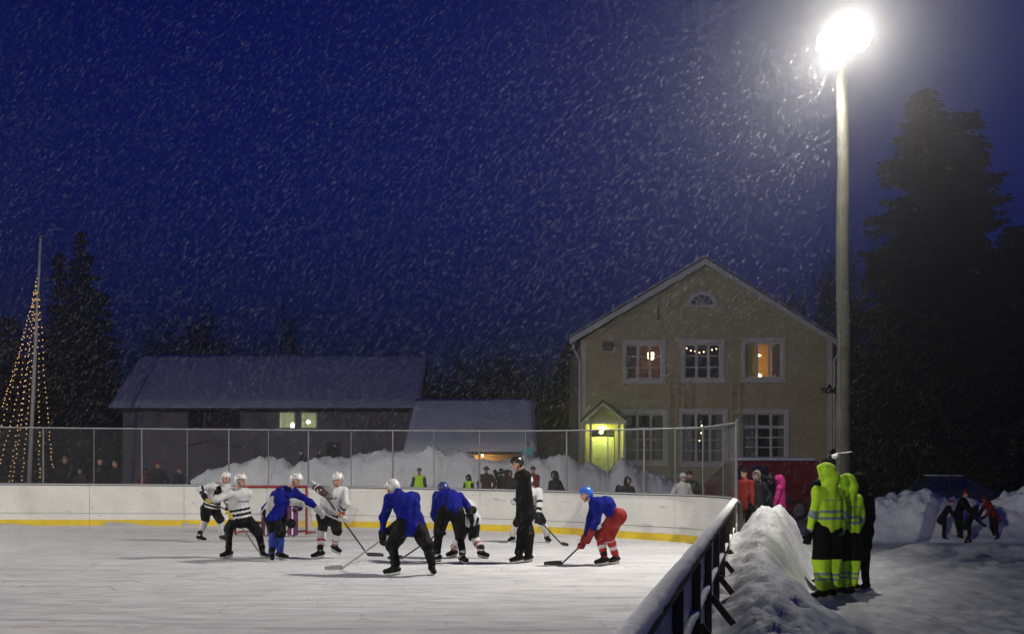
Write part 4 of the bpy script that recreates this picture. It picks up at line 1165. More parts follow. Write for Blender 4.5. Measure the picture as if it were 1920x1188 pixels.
van = vehicle('van', (vx, VY, 0.12), [(0.0, 0.28), (0.02, 0.75), (0.25, 0.98), (0.72, 1.10), (1.30, 1.70), (1.60, 1.80), (3.80, 1.80), (3.92, 1.72), (3.98, 0.9), (3.98, 0.30), (3.5, 0.25), (0.5, 0.25)],
              [[(1.02, 1.12), (1.40, 1.56), (1.72, 1.62), (1.72, 1.12)], [(1.80, 1.12), (1.80, 1.62), (2.30, 1.62), (2.30, 1.12)]], 1.75, 'van_red', 'red van with snow on its roof parked before the house', 'van', (0.72, 3.25), 0.31)
mb = MB()
mb.add([(vx + 0.74, VY - 0.74, 0.12 + 1.115), (vx + 0.74, VY + 0.74, 0.12 + 1.115), (vx + 1.29, VY + 0.66, 0.12 + 1.70), (vx + 1.29, VY - 0.66, 0.12 + 1.70)], [(0, 1, 2, 3)], 'glass_dark'); mb.build('windscreen', van)
snow_slab(vx + 1.45, vx + 3.85, VY - 0.78, 0.12 + 1.805, VY + 0.78, 0.12 + 1.805, 0.09, 'snow_cover', van, 20, 6)
mb = MB(); mb.box((vx + 0.14, VY - 0.70, 0.12 + 0.86), (0.16, 0.22, 0.16), 'jersey_grey'); mb.build('headlight', van, bevel=0.03)
mb = MB(); mb.box((vx + 1.15, VY - 0.98, 0.12 + 1.20), (0.14, 0.16, 0.2), 'black_plastic'); mb.build('mirror', van, bevel=0.03)
mb = MB(); mb.box((vx + 4.0, VY, 0.12 + 1.0), (0.05, 1.5, 1.3), 'black_plastic'); mb.build('rear_door', van, bevel=0.02)
mb = MB(); mb.box((vx + 2.1, VY - 0.885, 0.12 + 0.55), (2.2, 0.02, 0.08), 'black_plastic'); mb.build('side_trim', van)
car_prof = [(0.0, 0.30), (0.02, 0.62), (0.25, 0.74), (1.15, 0.90), (1.95, 1.38), (2.5, 1.45), (3.1, 1.40), (3.85, 1.02), (4.35, 0.96), (4.42, 0.5), (4.35, 0.28), (0.3, 0.22)]
car_gl = [[(1.35, 0.93), (1.98, 1.31), (2.35, 1.36), (2.35, 0.96)], [(2.43, 0.96), (2.43, 1.37), (3.0, 1.34), (3.35, 1.02)]]
CD = 35.4
cxp = px(1640, 0, CD).x
car = vehicle('parked_car', (cxp, CD, 0.12), car_prof, car_gl, 1.75, 'car_dark', 'dark saloon car parked behind the snow bank under the spruces', 'car', (0.85, 3.55), 0.31)
snow_slab(cxp + 2.0, cxp + 3.05, CD - 0.62, 0.12 + 1.44, CD + 0.62, 0.12 + 1.44, 0.03, 'snow_cover', car, 12, 5)
mb = MB(); mb.box((cxp + 0.07, CD - 0.62, 0.12 + 0.64), (0.12, 0.3, 0.13), 'jersey_grey'); mb.build('headlight', car, bevel=0.03)
car.scale = (0.82, 0.9, 0.93)
cx2 = px(1590, 0, 44).x
car2 = vehicle('parked_car', (cx2, 44.5, 0.15), car_prof, car_gl, 1.75, 'car_dark', 'second dark car mostly hidden behind the people in yellow', 'car', (0.85, 3.55), 0.31)
mb = MB(); mb.box((cx2 + 0.07, 44.5 - 0.62, 0.15 + 0.64), (0.12, 0.3, 0.13), 'jersey_grey'); mb.build('headlight', car2, bevel=0.03)
# ------------------------------------------------------------------ people: blended rounded limbs, meshed as one surface
def nrm(v):
    v = np.asarray(v, float); return v / (np.linalg.norm(v) + 1e-12)
_fold = np.random.default_rng(3)
FOLD_K = _fold.normal(size=(7, 3)) * np.array([[8], [11], [15], [19], [24], [30], [36]]) * 0.8
FOLD_P = _fold.random(7) * 6.28
class Skin:
    """a set of tapered limbs and ellipsoids that melt together"""
    def __init__(s): s.p = []
    def cap(s, a, b, ra, rb, m, wide=None, kw=1.0):
        s.p.append(dict(t='c', a=np.array(a, float), b=np.array(b, float), ra=ra, rb=rb, m=m, w=None if wide is None else nrm(wide), kw=kw))
    def ell(s, c, ax, r, m, cut=None):
        s.p.append(dict(t='e', c=np.array(c, float), ax=np.array(ax, float), r=np.array(r, float), m=m, cut=cut))
    def dist(s, p, P):
        if p['t'] == 'c':
            ab = p['b'] - p['a']; L2 = ab @ ab + 1e-12
            q = P - p['a']; t = np.clip(q @ ab / L2, 0, 1)
            q = q - t[..., None] * ab
            d2 = (q * q).sum(-1)
            if p['w'] is not None:
                w = q @ p['w']; d2 = d2 - w * w * (1 - 1 / p['kw'] ** 2)
            return np.sqrt(np.maximum(d2, 0)) - (p['ra'] + (p['rb'] - p['ra']) * t), t
        q = (P - p['c']) @ p['ax'].T
        k0 = np.sqrt(((q / p['r']) ** 2).sum(-1)); k1 = np.sqrt(((q / p['r'] ** 2) ** 2).sum(-1)) + 1e-9
        d = k0 * (k0 - 1) / k1
        if p['cut'] is not None:
            n, o = p['cut']; d = np.maximum(d, q @ np.array(n, float) - o)
        return d, np.clip(0.5 + q[..., 2] / (2 * p['r'][2]), 0, 1)
    def box(s, p):
        if p['t'] == 'c':
            r = max(p['ra'], p['rb']) * max(1, p['kw'])
            return np.minimum(p['a'], p['b']) - r, np.maximum(p['a'], p['b']) + r
        r = max(p['r']); return p['c'] - r, p['c'] + r
    def build(s, name, h, k, parent=None, base=None, fold=0.0, seed=0.0):
        bs = [s.box(p) for p in s.p]; pad = k + 3 * h + fold
        lo = np.min([b[0] for b in bs], 0) - pad; hi = np.max([b[1] for b in bs], 0) + pad
        n = np.ceil((hi - lo) / h).astype(int) + 1
        F = np.full(n, 1.0, np.float32)
        axs = [lo[i] + h * np.arange(n[i]) for i in range(3)]
        for p, (bl, bh) in zip(s.p, bs):
            i0 = np.maximum(np.floor((bl - pad - lo) / h).astype(int), 0); i1 = np.minimum(np.ceil((bh + pad - lo) / h).astype(int) + 1, n)
            sl = tuple(slice(a, b) for a, b in zip(i0, i1))
            P = np.stack(np.meshgrid(*[axs[i][sl[i]] for i in range(3)], indexing='ij'), -1)
            d, _ = s.dist(p, P); old = F[sl]
            hh = np.clip(0.5 + 0.5 * (old - d) / k, 0, 1)
            F[sl] = old * (1 - hh) + d * hh - k * hh * (1 - hh)
        if fold:
            P = np.stack(np.meshgrid(*axs, indexing='ij'), -1)
            near = np.abs(F) < 4 * h + fold
            ph = P[near] @ FOLD_K.T + FOLD_P + seed
            F[near] += fold * (np.sin(ph) * np.array([1, .9, .8, .6, .5, .35, .3])).sum(1) / 2.6
        V_, Q = surface(F, lo, h)
        ctr = V_[Q].mean(1)
        best = np.full(len(ctr), 1e9); mi = np.zeros(len(ctr), int); names = []
        def nid(m):
            if m not in names: names.append(m)
            return names.index(m)
        for p in s.p:
            d, t = s.dist(p, ctr); k_ = d < best
            if not k_.any(): continue
            best[k_] = d[k_]; m = p['m']
            if isinstance(m, str): mi[k_] = nid(m)
            elif callable(m):
                a = m(ctr[k_], t[k_]); mi[k_] = [nid(x) for x in a]
            else:
                tt = t[k_]; a = np.full(len(tt), nid(m[-1][1]))
                for te, mm in reversed(m[:-1]): a[tt < te] = nid(mm)
                mi[k_] = a
        o = mesh_object(name, V_, Q, names, mi, None, True, loc=base)
        if parent is not None: adopt(o, parent)
        return o
def surface(F, lo, h):
    S = F < 0
    c = lambda A, i, j, k: A[i:A.shape[0] - 1 + i, j:A.shape[1] - 1 + j, k:A.shape[2] - 1 + k]
    cnt = sum(c(S, i, j, k).astype(np.uint8) for i in (0, 1) for j in (0, 1) for k in (0, 1))
    mix = (cnt > 0) & (cnt < 8)
    ii = np.argwhere(mix)
    idx = np.full(mix.shape, -1, np.int64); idx[mix] = np.arange(len(ii))
    pos = np.zeros((len(ii), 3)); num = np.zeros(len(ii))
    cor = {}
    for i in (0, 1):
        for j in (0, 1):
            for k in (0, 1): cor[i, j, k] = F[ii[:, 0] + i, ii[:, 1] + j, ii[:, 2] + k].astype(float)
    for a in range(3):
        for u in (0, 1):
            for v in (0, 1):
                p0 = [0, 0, 0]; p0[(a + 1) % 3] = u; p0[(a + 2) % 3] = v; p1 = list(p0); p1[a] = 1
                f0, f1 = cor[tuple(p0)], cor[tuple(p1)]
                x = (f0 < 0) != (f1 < 0)
                t = np.where(x, f0 / np.where(f0 == f1, 1, f0 - f1), 0)
                q = np.tile(np.array(p0, float), (len(ii), 1)); q[:, a] += t
                pos[x] += q[x]; num[x] += 1
    V_ = lo + h * (ii + pos / np.maximum(num, 1)[:, None])
    Q = []
    for a in range(3):
        sl0 = [slice(1, -1)] * 3; sl1 = [slice(1, -1)] * 3
        sl0[a] = slice(0, -1); sl1[a] = slice(1, None)
        A, B = S[tuple(sl0)], S[tuple(sl1)]
        e = np.argwhere(A != B)
        ins = A[tuple(e.T)]
        e = e + 1; e[:, a] -= 1
        u, v = (a + 1) % 3, (a + 2) % 3
        def cell(du, dv):
            q = e.copy(); q[:, u] -= du; q[:, v] -= dv; return idx[tuple(q.T)]
        f = np.stack([cell(1, 1), cell(0, 1), cell(0, 0), cell(1, 0)], 1)
        f[~ins] = f[~ins][:, ::-1]
        Q.append(f)
    Q = np.concatenate(Q); Q = Q[(Q >= 0).all(1)]
    return V_, Q

def hand(sk, c, e, n, sc, infl, m, thumb=1):
    """palm, four bent fingers of unequal length and a thumb from the palm's side; e = forearm direction, n = palm side"""
    e = nrm(e); n = nrm(n - e * (n @ e)); sd = np.cross(e, n) * thumb
    sk.ell(c, [sd, e, n], np.array([0.043 + infl, 0.052 + infl, 0.019 + infl]) * sc, m)
    for i, ln in zip((-1.5, -0.5, 0.5, 1.5), (0.80, 0.96, 1.0, 0.9)):
        r0 = c + (e * 0.045 + sd * (0.021 + infl * 0.35) * i) * sc
        a = r0 + (e * 0.034 * ln + n * 0.018) * sc; b = a + (e * 0.004 + n * 0.032 * ln) * sc; t = b + (-e * 0.024 * ln + n * 0.010) * sc
        rr = (0.0095 + infl * 0.55) * sc
        sk.cap(r0, a, rr, rr * .95, m); sk.cap(a, b, rr * .95, rr * .9, m); sk.cap(b, t, rr * .9, rr * .8, m)
    r0 = c + (sd * 0.036 - e * 0.012) * sc; a = r0 + (sd * 0.022 + n * 0.022 + e * 0.018) * sc; b = a + (e * 0.018 + n * 0.024 - sd * 0.006) * sc
    rr = (0.012 + infl * 0.55) * sc
    sk.cap(r0, a, rr * 1.1, rr, m); sk.cap(a, b, rr, rr * .85, m)

def joint(root, end, ray_d, l1, l2, prefer, dy0=0.0):
    """point on a camera ray (function of depth) that keeps both bones near their lengths"""
    best, bp = 1e9, None
    for dy in np.linspace(-0.5, 0.5, 81):
        p = np.array(ray_d(dy)); c = (np.linalg.norm(p - root) - l1) ** 2 + (np.linalg.norm(p - end) - l2) ** 2 - 0.006 * dy * prefer + 0.15 * (dy - dy0) ** 2
        if c < best: best, bp = c, p
    return bp
def ik(a, b, l1, l2, hint):
    d = b - a; L = np.linalg.norm(d); L = min(L, (l1 + l2) * 0.999); u = nrm(d)
    x = (l1 * l1 - l2 * l2 + L * L) / (2 * L); y = math.sqrt(max(l1 * l1 - x * x, 0))
    h = np.array(hint, float); h = nrm(h - u * (h @ u))
    return a + u * x + h * y

def person(label, J, st, group=None, h=0.014, hb=None):
    """J: joints in world metres; st: what is worn"""
    sc = st.get('sc', 1.0); right = nrm(J['right']); hf = nrm(J['headfwd'])
    upv = nrm(J['neck'] - J['pelvis']); fwd = nrm(np.cross(upv, right))
    base = np.array([J['pelvis'][0], J['pelvis'][1], J.get('ground', 0.0)])
    hc = J['head']; hr_ = nrm(np.cross(hf, [0, 0, 1])); hu = np.cross(hr_, hf)
    seed = (hash(label) % 1000) * 0.01 if False else sum(map(ord, label)) * 0.37
    # ---- body
    b = Skin()
    eyeL, eyeR = hc + (hf * 0.088 + hr_ * 0.033 + hu * 0.012) * sc, hc + (hf * 0.088 - hr_ * 0.033 + hu * 0.012) * sc
    mouth = hc + (hf * 0.093 - hu * 0.062) * sc
    def face(P, t):
        out = np.full(len(P), 'skin', dtype=object)
        if st.get('face', True):
            out[np.minimum(np.linalg.norm(P - eyeL, axis=1), np.linalg.norm(P - eyeR, axis=1)) < 0.017 * sc] = 'eye'
            q = P - mouth; out[(np.abs(q @ hr_) < 0.028 * sc) & (np.abs(q @ hu) < 0.010 * sc) & (q @ hf > -0.03 * sc)] = 'lip'
        return out
    b.ell(hc + hu * 0.015 * sc, [hr_, hf, hu], np.array([0.074, 0.094, 0.108]) * sc, face)
    b.ell(hc + (hf * 0.035 - hu * 0.062) * sc, [hr_, hf, hu], np.array([0.056, 0.058, 0.052]) * sc, face)
    b.cap(hc + (hf * 0.092 + hu * 0.005) * sc, hc + (hf * 0.112 - hu * 0.030) * sc, 0.010 * sc, 0.016 * sc, 'skin')
    for s_ in (-1, 1): b.ell(hc + (hr_ * 0.076 * s_ - hf * 0.012 - hu * 0.01) * sc, [hr_, hf, hu], np.array([0.012, 0.026, 0.034]) * sc, 'skin')
    b.cap(J['neck'], hc - (hu * 0.05 + hf * 0.015) * sc, 0.06 * sc, 0.052 * sc, 'skin')
    chest = J['neck'] - upv * 0.10 * sc; mid = (J['neck'] + J['pelvis']) / 2 - fwd * J.get('hunch', 0.0)
    b.cap(chest, mid, 0.10 * sc, 0.095 * sc, 'skin', right, 1.45); b.cap(mid, J['pelvis'], 0.095 * sc, 0.105 * sc, 'skin', right, 1.35)
    for s_ in 'rl':
        b.cap(J['neck'] - upv * 0.03, J['sh' + s_], 0.05 * sc, 0.05 * sc, 'skin')
        b.cap(J['sh' + s_], J['el' + s_], 0.048 * sc, 0.038 * sc, 'skin'); b.cap(J['el' + s_], J['ha' + s_], 0.038 * sc, 0.027 * sc, 'skin')
        b.cap(J['hip' + s_], J['kn' + s_], 0.078 * sc, 0.052 * sc, 'skin'); b.cap(J['kn' + s_], J['an' + s_], 0.050 * sc, 0.036 * sc, 'skin')
        b.cap(J['an' + s_] - [0, 0, 0.030 * sc], J['an' + s_] + (J['toe' + s_] - J['an' + s_]) * 0.5 - [0, 0, 0.03 * sc], 0.030 * sc, 0.022 * sc, 'skin')
        e = nrm(J['ha' + s_] - J['el' + s_]); pn = J.get('palm' + s_)
        if pn is None: pn = -right * (1 if s_ == 'r' else -1) * 0.6 + fwd
        hand(b, J['ha' + s_] + e * 0.03 * sc, e, np.array(pn, float), sc, 0.0, 'skin', 1 if s_ == 'r' else -1)
    P = b.build('person', hb or 0.012, 0.012 * sc, None, base)
    tag(P, label, 'person', group)
    # ---- jersey or coat
    k = st.get('bulk', 1.0) * sc
    t = Skin(); mt, ma = st['torso'], st['arm']; mf = st.get('fore', ma)
    hem = J['pelvis'] - upv * st.get('hem', 0.02)
    if st.get('one_torso'):
        t.cap(J['neck'] - upv * 0.07 * sc, hem, 0.118 * k, st.get('flare', 0.15) * k, mt, right, 1.36)
    else:
        t.cap(chest, mid, 0.130 * k, 0.132 * k, mt, right, 1.42); t.cap(mid, hem, 0.134 * k, st.get('flare', 0.15) * k, st.get('lower', mt), right, 1.30)
    t.cap(J['neck'] - upv * 0.05 * sc, J['neck'] + (hc - J['neck']) * 0.26, 0.082 * sc, 0.066 * sc, st.get('collar', mt if isinstance(mt, str) else st.get('yoke', ma if isinstance(ma, str) else ma[0][1])))
    for s_ in 'rl':
        t.cap(J['neck'] - upv * 0.045 * sc, J['sh' + s_] + upv * 0.012, 0.062 * k, 0.080 * k, st.get('yoke', ma if isinstance(ma, str) else ma[0][1]))
        t.cap(J['sh' + s_], J['el' + s_], 0.084 * k, 0.064 * k, ma)
        w = J['ha' + s_] + (J['el' + s_] - J['ha' + s_]) * 0.18
        t.cap(J['el' + s_], w, 0.064 * k, 0.048 * k, mf)
    t.build(st.get('top_name', 'jersey'), h, 0.035 * sc, P, base, st.get('fold', 0.018), seed)
    # ---- trousers
    t = Skin(); tr, sr = st.get('thigh', (0.108, 0.085)), st.get('shin', (0.075, 0.058))
    t.cap(J['hipr'], J['hipl'], 0.122 * k, 0.122 * k, st['pants']); t.cap(J['pelvis'] + upv * 0.03, J['pelvis'] + upv * 0.11, 0.118 * k, 0.11 * k, st['pants'], right, 1.25)
    for s_ in 'rl':
        t.cap(J['hip' + s_], J['kn' + s_], tr[0] * k, tr[1] * k, st.get('thigh_m', st['pants']))
        if st.get('long', True):
            t.cap(J['kn' + s_], J['an' + s_] + [0, 0, 0.02 + max(0, sr[1] - 0.058) * 1.6], sr[0] * k, sr[1] * k, st.get('shin_m', st['pants']))
    t.build(st.get('pants_name', 'trousers'), h, 0.03 * sc, P, base, 0.015, seed + 2)
    if not st.get('long', True):
        for s_ in 'rl':
            t = Skin(); kn, an = J['kn' + s_], J['an' + s_]
            t.cap(kn, kn + (an - kn) * 0.45, 0.074 * k, 0.076 * k, st['sock'] if isinstance(st['sock'], str) else [(min(1, x / 0.45), m) for x, m in st['sock']])
            t.cap(kn + (an - kn) * 0.45, an, 0.076 * k, 0.056 * k, st['sock'] if isinstance(st['sock'], str) else [((x - 0.45) / 0.55, m) for x, m in st['sock']])
            t.build('sock', h, 0.02, P, base, 0.004, seed)
    # ---- feet
    for s_ in 'rl':
        t = Skin(); an, toe = J['an' + s_], J['toe' + s_]; fd = nrm((toe - an) * [1, 1, 0.35]); up_ = nrm(np.array([0, 0, 1.0]) - fd * fd[2])
        fm = st['foot_m']; sd = np.cross(fd, up_)
        heel = an - up_ * 0.065 * sc - fd * 0.045 * sc; tip = an - up_ * 0.075 * sc + fd * 0.165 * sc
        t.cap(heel, tip, 0.044 * sc, 0.038 * sc, fm, sd, 1.05); t.cap(an + up_ * 0.05 * sc, an - up_ * 0.03 * sc, 0.060 * sc, 0.054 * sc, st.get('ankle_m', fm)); t.cap(an - up_ * 0.03 * sc, tip - fd * 0.05 * sc, 0.05 * sc, 0.036 * sc, fm)
        ft = t.build('skate' if st.get('skates') else 'boot', min(h, 0.012), 0.02 * sc, P, base)
        if st.get('skates'):
            mb = MB(); a = heel - up_ * 0.052 * sc - fd * 0.02; c = tip - up_ * 0.050 * sc + fd * 0.03
            mb.bar(a, c, 0.020, 0.030, 'blade_holder'); mb.bar(a - up_ * 0.024, c - up_ * 0.024, 0.006, 0.020, 'steel')
            mb.bar(heel - up_ * 0.03, heel - up_ * 0.06, 0.03, 0.06, 'blade_holder'); mb.bar(tip - up_ * 0.03 - fd * 0.03, tip - up_ * 0.06 - fd * 0.03, 0.03, 0.06, 'blade_holder')
            mb.build('blade', ft)
    # ---- gloves
    if st.get('glove'):
        for s_ in 'rl':
            gm = st['glove'] if isinstance(st['glove'], str) else st['glove'][0 if s_ == 'r' else 1]
            t = Skin(); e = nrm(J['ha' + s_] - J['el' + s_]); pn = J.get('palm' + s_)
            if pn is None: pn = -right * (1 if s_ == 'r' else -1) * 0.6 + fwd
            inf = st.get('glove_infl', 0.020)
            hand(t, J['ha' + s_] + e * 0.03 * sc, e, np.array(pn, float), sc, inf, gm, 1 if s_ == 'r' else -1)
            cm = st.get('cuff', gm)
            t.cap(J['ha' + s_] - e * 0.01, J['ha' + s_] - e * (0.11 if st.get('skates') else 0.06) * sc, (0.040 + inf) * sc, (0.045 + inf * 1.3) * sc, cm)
            t.build('glove', 0.011, 0.012, P, base)
    # ---- head wear
    hd, hm = st.get('hat'), st.get('hat_m')
    if hd == 'helmet':
        t = Skin(); c = hc + (hu * 0.028 - hf * 0.006) * sc
        def hel(Q, tt):
            out = np.full(len(Q), hm, dtype=object); q = Q - c; x, y, z = q @ hr_ / sc, q @ hf / sc, q @ hu / sc
            slot = ((np.abs(np.abs(x) - 0.035) < 0.008) & (np.abs(y + 0.01) < 0.055) & (z > 0.05)) | ((np.abs(np.abs(y) - 0.03) < 0.011) & (np.abs(z - 0.045) < 0.010) & (np.abs(x) > 0.05))
            out[slot] = 'vent'; return out
        t.ell(c, [hr_, hf, hu], np.array([0.104, 0.124, 0.116]) * sc, hel, ((0, 0.35, -0.937), 0.010 * sc))
        t.ell(c - (hf * 0.02 + hu * 0.02) * sc, [hr_, hf, hu], np.array([0.107, 0.108, 0.100]) * sc, hm, ((0, 1, 0), 0.012 * sc))
        t.cap(c + (hf * 0.098 + hu * 0.022 - hr_ * 0.05) * sc, c + (hf * 0.098 + hu * 0.022 + hr_ * 0.05) * sc, 0.020 * sc, 0.020 * sc, hm)
        H = t.build('helmet', 0.011, 0.008, P, base)
        mb = MB()
        for s_ in (-1, 1):
            a = c + (hr_ * 0.092 * s_ - hu * 0.055 + hf * 0.01) * sc; m_ = hc + (hr_ * 0.058 * s_ - hu * 0.115 + hf * 0.05) * sc; e_ = hc + (hf * 0.055 - hu * 0.128) * sc
            mb.tube([a, m_, e_], 0.007, 'vent', 4)
        mb.build('chin_strap', H)
    elif hd == 'hood':
        t = Skin(); c = hc + (hu * 0.018 - hf * 0.018) * sc; rm = st.get('rim', hm)
        t.ell(c, [hr_, hf, hu], np.array([0.118, 0.140, 0.150]) * sc, hm, ((0, 1, -0.05), 0.088 * sc))
        t.cap(c - (hu * 0.08 + hf * 0.06) * sc, J['neck'] - fwd * 0.03, 0.10 * sc, 0.115 * sc, hm)
        n_ = 14
        for i in range(n_):
            a0, a1 = i * math.tau / n_, (i + 1) * math.tau / n_
            q = [c + (hr_ * 0.088 * math.cos(a) + hu * 0.116 * math.sin(a) + hf * 0.088) * sc for a in (a0, a1)]
            t.cap(q[0], q[1], 0.022 * sc * st.get('rim_r', 1.0), 0.022 * sc * st.get('rim_r', 1.0), rm)
        t.build('hood', h, 0.02, P, base, 0.005, seed)
    elif hd in ('beanie', 'hat', 'bobble'):
        t = Skin(); c = hc + (hu * 0.045 - hf * 0.008) * sc
        t.ell(c, [hr_, hf, hu], np.array([0.092, 0.110, 0.105]) * sc, hm, ((0, 0.25, -0.968), 0.012 * sc))
        n_ = 12
        for i in range(n_):
            a0, a1 = i * math.tau / n_, (i + 1) * math.tau / n_
            q = [c + (hr_ * 0.086 * math.cos(a) + hf * (0.104 * math.sin(a)) + hu * (-0.008 + 0.028 * math.sin(a))) * sc for a in (a0, a1)]
            t.cap(q[0], q[1], (0.036 if hd == 'hat' else 0.016) * sc, (0.036 if hd == 'hat' else 0.016) * sc, st.get('brim', hm))
            if hd == 'hat':
                q = [c + (hr_ * 0.128 * math.cos(a) + hf * 0.14 * math.sin(a) + hu * -0.016) * sc for a in (a0, a1)]; t.cap(q[0], q[1], 0.014 * sc, 0.014 * sc, st.get('brim', hm))
        if hd == 'bobble': t.ell(c + hu * 0.125 * sc, [hr_, hf, hu], np.array([0.035] * 3) * sc, st.get('brim', hm))
        t.build('hat', h, 0.014, P, base, 0.003, seed)
    if st.get('hair', hd not in ('hood',)):
        t = Skin(); t.ell(hc + (hu * 0.028 - hf * 0.018) * sc, [hr_, hf, hu], np.array([0.082, 0.092, 0.106]) * sc, 'hair', ((0, 0.8, -0.45), 0.045 * sc))
        t.build('hair', 0.012, 0.01, P, base, 0.004, seed)
    return P

def stick(label, top, heel, toe, shaft='stick_black', blade='stick_black'):
    top, heel, toe = Vector(top), Vector(heel), Vector(toe)
    root = empty('hockey_stick', heel, label, 'hockey stick', 'hockey sticks')
    mb = MB(); mb.tube([top, top.lerp(heel, 0.5), heel], 0.0165, shaft, 6, flat=0.75); mb.build('shaft', root)
    mb = MB(); d = (toe - heel); L = d.length; u = d.normalized(); s_ = Vector((-u.y, u.x, 0)).normalized()
    pr = []
    vs, fs = [], []
    for i in range(7):
        t = i / 6; p = heel + d * t + s_ * 0.03 * t * t
        hh = 0.075 * (1 - 0.25 * t ** 3)
        for oy, oz in ((-0.007, 0), (0.007, 0), (0.007, hh), (-0.007, hh)): vs.append(p + s_ * oy + Vector((0, 0, oz - 0.02)))
    for i in range(6):
        for k in range(4): fs.append((i * 4 + k, i * 4 + (k + 1) % 4, i * 4 + 4 + (k + 1) % 4, i * 4 + 4 + k))
    fs += [(0, 1, 2, 3), (27, 26, 25, 24)]
    mb.add(vs, fs, blade); mb.build('blade', root)
    mb = MB(); mb.tube([top.lerp(heel, 0.0), top.lerp(heel, 0.08)], 0.02, 'jersey_grey', 6); mb.build('grip_tape', root)

# ---- hockey players: joints read off the photograph, depth solved from bone lengths
Z1, Z2, Z3, Z4 = (340, 840, 4.5706), (560, 840, 4.5706), (860, 830, 4.5706), (1340, 840, 3.961)
A3 = lambda v: np.array(v, float)
def player(label, Z, d, face, lean, head, neck, pelvis, st, hands, ankles, knees=None, elbows=None, look=None, foot=None, hunch=0.05, group='ice hockey players', sc=1.0):
    """face: heading on the ground; lean: how far neck and head come forward of the pelvis (m, along the view axis, + = away)"""
    P = lambda q, dd=0.0: A3(zpx(Z, q[0], q[1], d + dd))
    f2 = nrm([face[0], face[1], 0]); right = A3([f2[1], -f2[0], 0])
    J = dict(right=right, hunch=hunch, ground=0.0)
    J['pelvis'] = P(pelvis); J['neck'] = P(neck, lean[0]); J['head'] = P(head, lean[1])
    J['headfwd'] = nrm(look if look is not None else [f2[0], f2[1], -0.35])
    up = nrm(J['neck'] - J['pelvis'])
    J['shr'] = J['neck'] + right * 0.185 * sc - up * 0.075 * sc; J['shl'] = J['neck'] - right * 0.185 * sc - up * 0.075 * sc
    J['hipr'] = J['pelvis'] + right * 0.105 * sc - up * 0.02; J['hipl'] = J['pelvis'] - right * 0.105 * sc - up * 0.02
    for s_, q in zip('rl', hands):
        if len(q) == 4: J['ha' + s_] = A3(q[1]) + (A3(q[2]) - A3(q[1])) * q[3]
        else: J['ha' + s_] = P(q, q[2])
        sh, ha = J['sh' + s_], J['ha' + s_]
        v = ha - sh; L = np.linalg.norm(v)
        if L > 0.63 * sc: J['ha' + s_] = sh + v / L * 0.63 * sc if len(q) != 4 else ha
        ha = J['ha' + s_]
        sgn = 1 if s_ == 'r' else -1
        e = elbows[0 if s_ == 'r' else 1] if elbows else None
        if e is not None: J['el' + s_] = joint(sh, ha, lambda dy, e=e: P(e, dy + (sh[1] - d)), 0.31 * sc, 0.30 * sc, e[2] if len(e) > 2 else 0)
        else: J['el' + s_] = ik(sh, ha, 0.31 * sc, max(0.30 * sc, np.linalg.norm(ha - sh) - 0.305), right * sgn * 0.8 - f2 * 0.5 + A3([0, 0, -0.5]))
    for i, (s_, q) in enumerate(zip('rl', ankles)):
        a = P(q, q[2]); lift = q[3] if len(q) > 3 else 0.0
        a[2] = 0.165 + lift; J['an' + s_] = a
        hp = J['hip' + s_]; kk = knees[i] if knees else None
        if kk is not None: J['kn' + s_] = joint(hp, a, lambda dy, kk=kk: P(kk, dy), 0.44 * sc, 0.43 * sc, kk[2] if len(kk) > 2 else f2[1])
        else: J['kn' + s_] = ik(hp, a, 0.44 * sc, 0.43 * sc, f2 * 1.0 + right * (0.25 if s_ == 'r' else -0.25))
        fd = nrm([*(foot[i] if foot else f2[:2]), 0, ][:3]); fd = nrm([fd[0], fd[1], -0.5 if lift > 0.05 else 0])
        J['toe' + s_] = a + fd * 0.16 - A3([0, 0, 0.06])
    return person(label, J, dict(st, sc=sc), group)

def chest_mark(Z, pts, base_m, d):
    """dark smudge of unreadable chest lettering: little blocks in rows, on the cloth"""
    return base_m
def lettering(c, right, up, rows, base_m):
    """material by place: short uneven dark strokes, two rows, on the chest"""
    rng = np.random.default_rng(5)
    def f(P, t):
        out = np.full(len(P), base_m, dtype=object)
        q = P - c; u, v = q @ right, q @ up
        for v0, hgt, half, m in rows:
            k = (np.abs(v - v0) < hgt) & (np.abs(u) < half) & (np.sin(u * 190) > -0.55)
            out[k] = m
        return out
    return f
W, BK = 'jersey_white', 'jersey_black'
home = dict(torso=W, lower=[(0.42, W), (0.55, BK), (0.66, W), (0.80, BK), (0.90, W), (1, BK)], arm=[(0.70, W), (0.86, BK), (1, W)], fore=[(0.30, W), (0.55, BK), (0.72, W), (1, BK)], pants='pants_black', skates=True, foot_m='skate_black', hat='helmet', hat_m='helmet_white', bulk=1.06, flare=0.165, thigh=(0.122, 0.100), pants_name='hockey_pants')
blue = dict(torso='jersey_blue', arm='jersey_blue', pants='pants_black', skates=True, foot_m='skate_black', hat='helmet', hat_m='helmet_white', bulk=1.12, flare=0.17, thigh=(0.125, 0.098), pants_name='hockey_pants', fold=0.022)
stripe_sock = [(0.52, 'sock_white'), (0.62, 'sock_red'), (0.80, 'sock_white'), (0.92, 'sock_red'), (1, 'sock_white')]
pipe_sock = 'sock_white'

